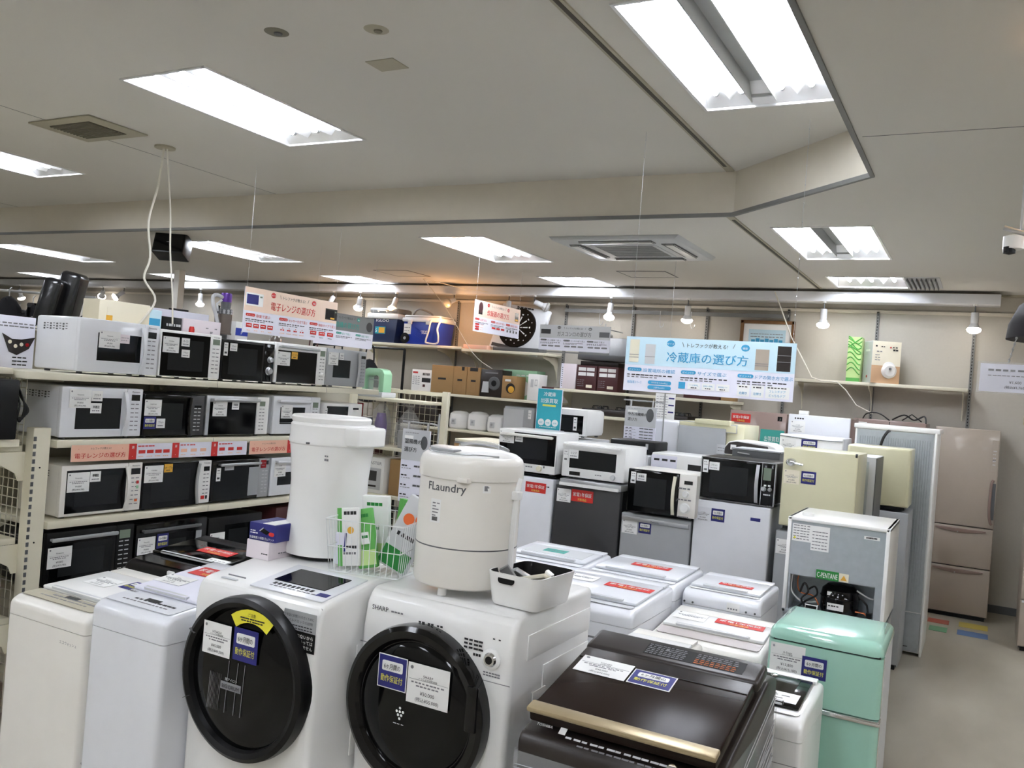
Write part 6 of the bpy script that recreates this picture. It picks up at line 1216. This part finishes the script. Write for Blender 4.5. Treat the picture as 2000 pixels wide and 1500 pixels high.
# white bin of remotes
t = thing('storage_bin','white plastic bin with oval grip holes and a dark inside, holding remotes','bin',(-1.255,2.54,1.054),-4)
b = MB()
def rr4(hx, hy, rad, z, n=5):
    out = []
    for cx_, cy_, a0 in ((hx-rad,hy-rad,0),(-hx+rad,hy-rad,90),(-hx+rad,-hy+rad,180),(hx-rad,-hy+rad,270)):
        for k in range(n): a = R(a0+90*k/(n-1)); out.append((cx_+rad*math.cos(a),cy_+rad*math.sin(a),z))
    return out
def shell(b, rings, m, cap=True):
    n = len(rings[0]); vs = [p for r_ in rings for p in r_]; fs = [(j*n+k,j*n+(k+1)%n,(j+1)*n+(k+1)%n,(j+1)*n+k) for j in range(len(rings)-1) for k in range(n)]
    if cap: fs.append(tuple(range(n))[::-1])
    b.geo(vs,fs,m)
shell(b,[rr4(.082,.105,.02,0),rr4(.088,.11,.025,.01),rr4(.10,.125,.03,.105)],'white'); b.build('outer_shell', t)
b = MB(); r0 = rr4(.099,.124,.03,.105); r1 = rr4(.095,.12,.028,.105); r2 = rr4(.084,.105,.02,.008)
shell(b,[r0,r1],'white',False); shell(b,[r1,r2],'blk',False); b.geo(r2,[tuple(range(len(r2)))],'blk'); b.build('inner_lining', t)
b = MB(); b.T = Matrix.Translation((-.02,-.1225,.085)) @ Matrix.Rotation(R(-7),4,'X'); b.pill(-.032,-.012,.03,.012,'blk',.0); b.build('grip_hole', t)
for x,y,z,rx,ry,rz,w_,l_,m_,lab in ((-.035,-.03,.05,20,-35,10,.035,.12,'greytrim','grey remote sticking up at the left of the white bin'),(.0,-.02,.075,70,30,60,.035,.13,'ivory','white remote lying across the white bin'),(.045,.0,.05,10,25,-10,.03,.11,'paper','slim white remote standing at the right of the white bin'),(-.02,.02,.07,60,-20,-40,.04,.1,'silver','silver remote in the middle of the white bin')):
    p = thing('remote_control', lab, 'remote control', (-1.255+x,2.54+y,1.054+z), rz, 'remotes in the white bin')
    T = Matrix.Rotation(R(ry),4,'Y') @ Matrix.Rotation(R(rx),4,'X'); b = MB(T); b.box(-w_/2,-.008,-.04,w_/2,.008,l_-.04,m_,.004); b.build('case', p)
    b = MB(T)
    for k in range(4):
        for j in (-1,0,1): b.rect(j*w_*.28-.003,-.02+.018*k,j*w_*.28+.003,-.014+.018*k,'greyink',-.008)
    b.build('buttons', p, smooth=False)
# boxes on the left drum washer
t = thing('small_carton','small plain white carton on the left drum washer, under the blue mat box','box',(-2.30,2.38,1.047),0); b = MB(); b.box(-.055,0,.0,.055,.13,.066,'pink',.002); b.build('carton', t); b = MB(); b.dashes(.02,.05,.02,.004,'ink',0,3); b.T = Matrix.Rotation(R(90),4,'Z'); b.dashes(.05,.1,.02,.004,'greyink',-.0552,4); b.build('print', t, smooth=False)
t = thing('rubber_mat_box','dark blue box with a mat picture, on top of the white carton','box',(-2.287,2.385,1.1135),3); b = MB(); b.box(-.062,0,0,.062,.15,.064,'navy',.002); b.build('carton', t)
b = MB(); b.text('洗濯機高さ調整ゴムマット',-.0,.006,.011,'paper',-.001,'c',w=.115,bold=.02); b.dashes(-.056,-.03,.032,.004,'paper',0,3); b.dashes(-.056,-.02,.024,.004,'paper',0,4)
b.prism([(-.01,.035),(.02,.025),(.035,.036),(.005,.047)],'y',-.002,-.0005,'blk'); b.prism([(-.01,.035),(.005,.047),(.003,.05),(-.014,.037)],'y',-.002,-.0005,'ltgrey'); b.pill(.03,.022,.055,.036,'red'); b.build('print', t, smooth=False)
b = MB(); b.box(.0625,.1,.0,.063,.15,.064,'red'); b.box(.0,.0,.0642,.055,.15,.0652,'paper'); b.dashes(-.05,.05,.066,.0005,'paper',.05,3); b.build('side_print', t, smooth=False)

# ================================================================ TOP OF THE RACK AND BEYOND, LEFT
def solid(name, lab, cat, loc, w, d, h, m, rz=0, deco=None, bev=.004, part='carton'):
    t = thing(name, lab, cat, loc, rz); b = MB(); b.box(-w/2,0,0,w/2,d,h,m,bev); b.build(part, t)
    if deco: b = MB(); deco(b,w,h); b.build('print', t, smooth=False)
    return t
Zt = 1.93
t = thing('rear_shelf_row','cream rear shelf row behind the microwave rack, carrying boxes','shelving',(-5.45,4.9,0)); 
b = MB(); b.box(-.35,-2.0,1.86,.40,1.2,1.89,'ivory',.004); b.build('top_shelf', t)
for y in (-1.95,-.4,1.15): b = MB(); b.box(-.05,y-.03,0,.01,y+.03,1.86,'ivory'); b.build('post', t, smooth=False)
b = MB(); b.box(-.34,-1.98,.0,.22,1.18,.12,'ivory',.004); b.box(-.06,-1.95,.12,-.04,1.15,1.86,'mesh'); b.build('back_panel', t, smooth=False)
solid('cream_board_box','large cream box with a small drink picture on its side, above the first microwaves','box',(-5.2,3.955,1.89),.40,.17,.225,'pale',90,lambda b,w,h:(b.rect(-w*.36,.0,-w*.24,h*.55,'orangep',-.001),b.rect(-w*.35,h*.55,-w*.25,h*.8,'pale',-.002)))
solid('calendar_box','thin pale box with a small blue landscape picture beside the cream box','box',(-5.21,4.205,1.89),.12,.2,.2,'skyp',90,lambda b,w,h:(b.rect(-w*.3,h*.1,w*.4,h*.4,'coolnavy'),b.rect(-w*.4,h*.45,w*.4,h*.7,'blue')))
solid('black_box','black box with grey lettering on the rear top shelf','box',(-5.21,4.36,1.89),.17,.25,.165,'blk',90,lambda b,w,h:(b.dashes(-w*.3,w*.45,h*.6,.018,'ltgrey',0,6),b.rect(-w*.48,h*.05,-w*.2,h*.35,'paper')))
solid('white_pink_box','pale pink-white box with faint drawings on the rear top shelf','box',(-5.21,4.635,1.89),.36,.25,.17,'pink',90,lambda b,w,h:[b.dashes(w*(.1+.12*k),w*(.17+.12*k),h*(.3+.2*((k+j)%2)+.15*j),.008,'greyink',0,2) for k in range(3) for j in range(2)])
t = thing('red_bottle','small red bottle in front of the pale pink-white box','bottle',(-5.12,4.46,1.89)); b = MB(); b.lathe([(0,0),(.02,0),(.02,.09),(.015,.11),(0,.11)],'red',(0,0,0),16); b.build('bottle', t)
solid('blue_white_box','blue and white toothbrush-style box behind the cordless vacuum','box',(-5.25,5.07,1.89),.13,.2,.2,'paper',90,lambda b,w,h:(b.rect(-w*.5,h*.45,w*.5,h*.75,'coolblue'),b.rect(-w*.5,0,w*.5,h*.12,'coolblue'),b.text('P',0,h*.5,h*.2,'paper',-.001,'c')))
t = thing('white_mesh_basket','white box top with a dark clip lying behind the black box','box',(-5.65,4.6,1.89)); b = MB(); b.box(-.12,-.3,0,.1,.4,.24,'lav',.004); b.box(-.02,.1,.24,.03,.25,.26,'blk'); b.build('carton', t)
# cordless vacuum
t = thing('cordless_vacuum','cordless vacuum with a purple cap, smoky bin and red wand, standing head up','vacuum cleaner',(-5.27,4.905,1.89),90); t.scale = (1.13,1.13,1.13)
b = MB(); b.lathe([(.0,.365),(.034,.362),(.038,.35),(.036,.30),(0,.30)],'purple',(0,0,0),28); b.build('filter_cap', t)
b = MB(); b.lathe([(.034,.30),(.036,.29),(.032,.255),(.046,.25),(.05,.23),(.046,.215),(0,.21)],'dgrey',(0,0,0),28)
for k in range(10): a = R(36*k); b.lathe([(0,0),(.011,.004),(.011,.028),(0,.034)],'silver',(.042*math.cos(a),.042*math.sin(a),.215),8)
b.build('cyclone', t)
b = MB(); b.lathe([(.046,.215),(.047,.2),(.046,.09),(.05,.085),(.05,.075),(0,.075)],'clear',(0,0,0),28); b.build('dust_bin', t)
b = MB(); b.lathe([(.016,.16),(.018,.12),(.018,.02),(.016,0)],'redm',(0,0,-.0),16); b.cyl((0,0,.0),(0,0,.07),.02,'redm',seg=16); b.lathe([(.022,.03),(.024,.08)],'dgrey',(0,0,0),16); b.build('wand', t)
b = MB(); b.tube([(-.035,0,.33),(-.09,0,.34),(-.12,0,.32),(-.11,0,.26),(-.08,0,.2),(-.06,0,.14)],.013,'ltgrey',10); b.tube([(-.04,0,.31),(-.08,0,.28),(-.07,0,.23)],.008,'ltgrey',8); b.build('handle', t)
b = MB(); b.tube([(-.06,.0,.27),(-.075,.01,.2),(-.06,.01,.12)],.010,'blk',8); b.build('trigger_guard', t)
t = thing('dark_vacuum_head','smoky bin vacuum base peeking out under the red microwave sign','vacuum cleaner',(-5.25,5.45,1.89)); b = MB(); b.lathe([(0,0),(.05,0),(.05,.1),(.03,.14),(0,.14)],'clear',(0,0,0),20); b.build('dust_bin', t); b = MB(); b.lathe([(0,.14),(.03,.14),(.03,.16),(0,.16)],'purple',(0,0,0),16); b.build('filter_cap', t)
t = thing('small_bag','small clear bag beside the smoky vacuum base','bag',(-5.2,5.28,1.89)); b = MB(); b.lathe([(0,0),(.05,.01),(.055,.05),(.02,.08),(0,.08)],'bag',(0,0,0),14); b.build('plastic_bag', t)
for k,(y,m_,l) in enumerate(((5.75,'purple','purple-wrapped item right of the red sign foot'),(5.95,'cloth','black item at the end of the rear top shelf'))):
    t = thing('wrapped_item', l, 'item', (-5.3,y,1.89)); b = MB(); b.lathe([(0,0),(.08,.01),(.09,.04),(.04,.07),(0,.075)],m_,(0,0,0),14); b.build('bundle', t)
# massage seat and jackets further left
t = thing('leather_seat_back','tall black leather massage seat back with two rounded wings, far left','chair',(-7.62,5.00,1.80),28)
def wing(x, ang, hh, ww):
    T = Matrix.Translation((x,.0 if x<-.05 else .14,.12)) @ Matrix.Rotation(R(ang),4,'Y'); b = MB(T); b.box(-ww/2,-.1,0,ww/2,.12,hh,'leather',.05,4); return b
wing(-.06,13,.50,.17).build('side_wing', t); wing(.03,11,.58,.20).build('back_cushion', t)
b = MB(); b.box(-.2,-.1,0,.2,.3,.25,'leather',.08,4); b.build('seat_cushion', t)
b = MB(); b.box(-.22,-.15,-1.80,.22,.3,0.02,'cloth',.05,3); b.build('base', t)
def jacket(x, y, z, w, h, m, lab, rz=0):
    t = thing('hanging_jacket', lab, 'jacket', (x,y,z), rz, 'dark clothes hanging at the far left'); T = Matrix.Translation((0,0,0))
    b = MB(T); b.prism([(-w*.5,0),(w*.5,0),(w*.52,h*.7),(w*.4,h*.88),(w*.12,h),(-w*.12,h),(-w*.4,h*.88),(-w*.52,h*.7)],'y',-.07,.07,m,.05,3); b.build('jacket_body', t)
    b = MB(T)
    for s_ in (-1,1): b.tube([(s_*w*.42,0,h*.82),(s_*w*.55,0,h*.5),(s_*w*.55,0,h*.1)],.05,m,8)
    b.build('sleeves', t); b = MB(T); b.tube([(0,0,h*.97),(0,0,h*1.08),(.02,0,h*1.1)],.006,'silver'); b.build('hanger_hook', t)
jacket(-8.92,5.40,1.35,.30,.92,'cloth','puffy black jacket at the far left edge',28)
jacket(-8.70,5.52,1.5,.13,.72,'cloth','narrower black jacket hanging right of the puffy one',28)
jacket(-8.45,5.64,1.32,.34,.92,'cloth','wide black coat hanging left of the leather seat',28)
jacket(-8.46,5.40,1.35,.08,.70,'orangecloth','orange garment peeking out below the black coats',28)
t = thing('clothes_rail','metal clothes rail holding the dark coats at the far left','rail',(-8.72,5.58,0),28); b = MB()
b.cyl((-.6,0,2.33),(.6,0,2.33),.013,'silver'); 
for x in (-.6,.6): b.cyl((x,0,0),(x,0,2.33),.013,'silver'); b.box(x-.03,-.25,0,x+.03,.25,.03,'silver')
b.build('frame', t)
for x,y,l in ((-9.3,7.8,'dark clothes on the far rail behind the cream box'),(-10.9,7.8,'dark clothes on the far rail left of the leather seat'),(-12.6,7.8,'dark clothes on the far rail at the left edge')):
    jacket(x,y,1.36,.9,.95,'cloth',l)
carton('far_shelf_block','long grey shelving block full of dark goods, far left',-16,-8.2,0,1.35,7.6,.8,'dgrey')
# a plain post and pale panel far left
b = MB(); b.box(-9.6,8.0,0,-9.5,8.1,ZL,'offw'); tag(recenter(b.build('square_pillar', smooth=False),(-9.55,8.05,0)),'thin pale pillar behind the cream box','pillar')

# ================================================================ RIGHT EDGE
t = thing('pendant_lamp','dark dome pendant lamp cut off by the right edge','lamp',(.14,2.12,1.93))
b = MB(); b.lathe([(.115,0),(.112,.03),(.095,.07),(.06,.10),(.02,.115),(.015,.16),(.0,.16)],'lampshade',(0,0,0),40); b.build('lamp_shade', t)
b = MB(); b.lathe([(.110,.002),(.105,.03),(.085,.065),(.05,.09),(0,.1)],'white',(0,0,0),40); b.build('shade_lining', t)
b = MB(); b.lathe([(0,.0),(.04,.01),(.048,.03),(.025,.06),(0,.065)],'tube',(0,0,.004),20); b.build('bulb', t)
b = MB(); b.cyl((0,0,.16),(0,0,ZL-1.91),.004,'blk',seg=8); b.build('cord', t)
t = thing('price_tag_sleeve','white price card in a shiny clear sleeve hanging from the lamp at the right edge','price tag',(.038,2.06,1.815))
b = MB(); b.box(-.055,-.0006,.0,.06,.0006,.058,'lav'); b.dashes(-.04,.04,.043,.004,'greyink',-.001,6); b.dashes(-.04,.045,.033,.0015,'greyink',-.001,10); b.text('¥1,600',.01,.018,.008,'ink',-.0008,'c'); b.text('(税込¥1,760)',.01,.008,.007,'ink',-.0008,'c'); b.build('card', t, smooth=False)
b = MB(); b.box(-.06,-.003,-.003,.065,.003,.062,'film',.0015); b.build('clear_sleeve', t)
b = MB(); chain(b,(-.005,0,.06),(.01,.0,.13),.0018); b.build('hanging_chain', t)
t = thing('ceiling_hook_lamp','small silver and black hanging fitting left of the pendant lamp','lamp fitting',(.06,3.2,2.33))
b = MB(); b.cyl((0,0,.03),(0,0,ZL-2.33),.005,'ltgrey'); b.cyl((-.05,0,.05),(.04,0,.02),.008,'silver'); b.lathe([(0,0),(.03,.01),(.03,.05),(0,.06)],'white',(-.02,0,-.03),16); b.lathe([(0,-.005),(.018,0),(.018,.02)],'blk',(-.03,-.01,-.035),14); b.build('fitting', t)
t = thing('wall_shelf','tan patterned ledge at the right edge below the price tag','shelf',(.43,5.2,1.80)); b = MB(); b.box(-.25,0,-.05,.3,.3,0,'brick',.004); b.box(.2,.1,-1.8,.26,.16,-.05,'brick'); b.build('ledge', t)
# floor markers
for x0,x1,y0,y1,m_,l in ((-.325,-.16,8.40,8.57,'red','red rectangle stuck on the floor in front of the beige fridge'),(-.30,-.165,8.08,8.27,'dgreen','green rectangle stuck on the floor in front of the beige fridge'),(-.085,.135,8.42,8.62,'orangep','yellow rectangle stuck on the floor in front of the beige fridge'),(-.09,.135,8.10,8.29,'blue','blue rectangle stuck on the floor in front of the beige fridge')):
    mm = mat('floor_'+m_, {'red':(176,84,66),'dgreen':(96,150,112),'orangep':(196,176,76),'blue':(92,124,170)}[m_], .4)
    M['floor_'+m_] = mm; b = MB(); b.box(x0,y0,.0,x1,y1,.0015,'floor_'+m_); o = b.build('floor_sticker', smooth=False); tag(recenter(o,((x0+x1)/2,(y0+y1)/2,0)), l, 'floor marker', 'coloured floor markers')

t = thing('warm_spotlight','warm spotlight outside the picture on the right, aimed at the ceiling','spotlight',(.42,3.05,2.55))
b = MB(); b.cyl((0,0,.02),(0,0,ZL-2.55),.006,'ltgrey'); b.lathe([(.02,-.06),(.035,-.04),(.045,.02),(.04,.03)],'ltgrey',(0,0,0),20); b.build('socket', t)
b = MB(); b.lathe([(0,.0),(.036,.015),(.03,.035),(0,.045)],'bulbw',(0,0,0),20); b.build('bulb', t)
l = bpy.data.lights.new('warm_glow', 'SPOT'); l.energy = 14; l.color = (1,.58,.28); l.spot_size = R(110); l.spot_blend = 1; l.shadow_soft_size = .04
o = bpy.data.objects.new('warm_glow', l); COL.objects.link(o); o.location = (.42,3.05,2.60); o.rotation_euler = (R(180),0,0)
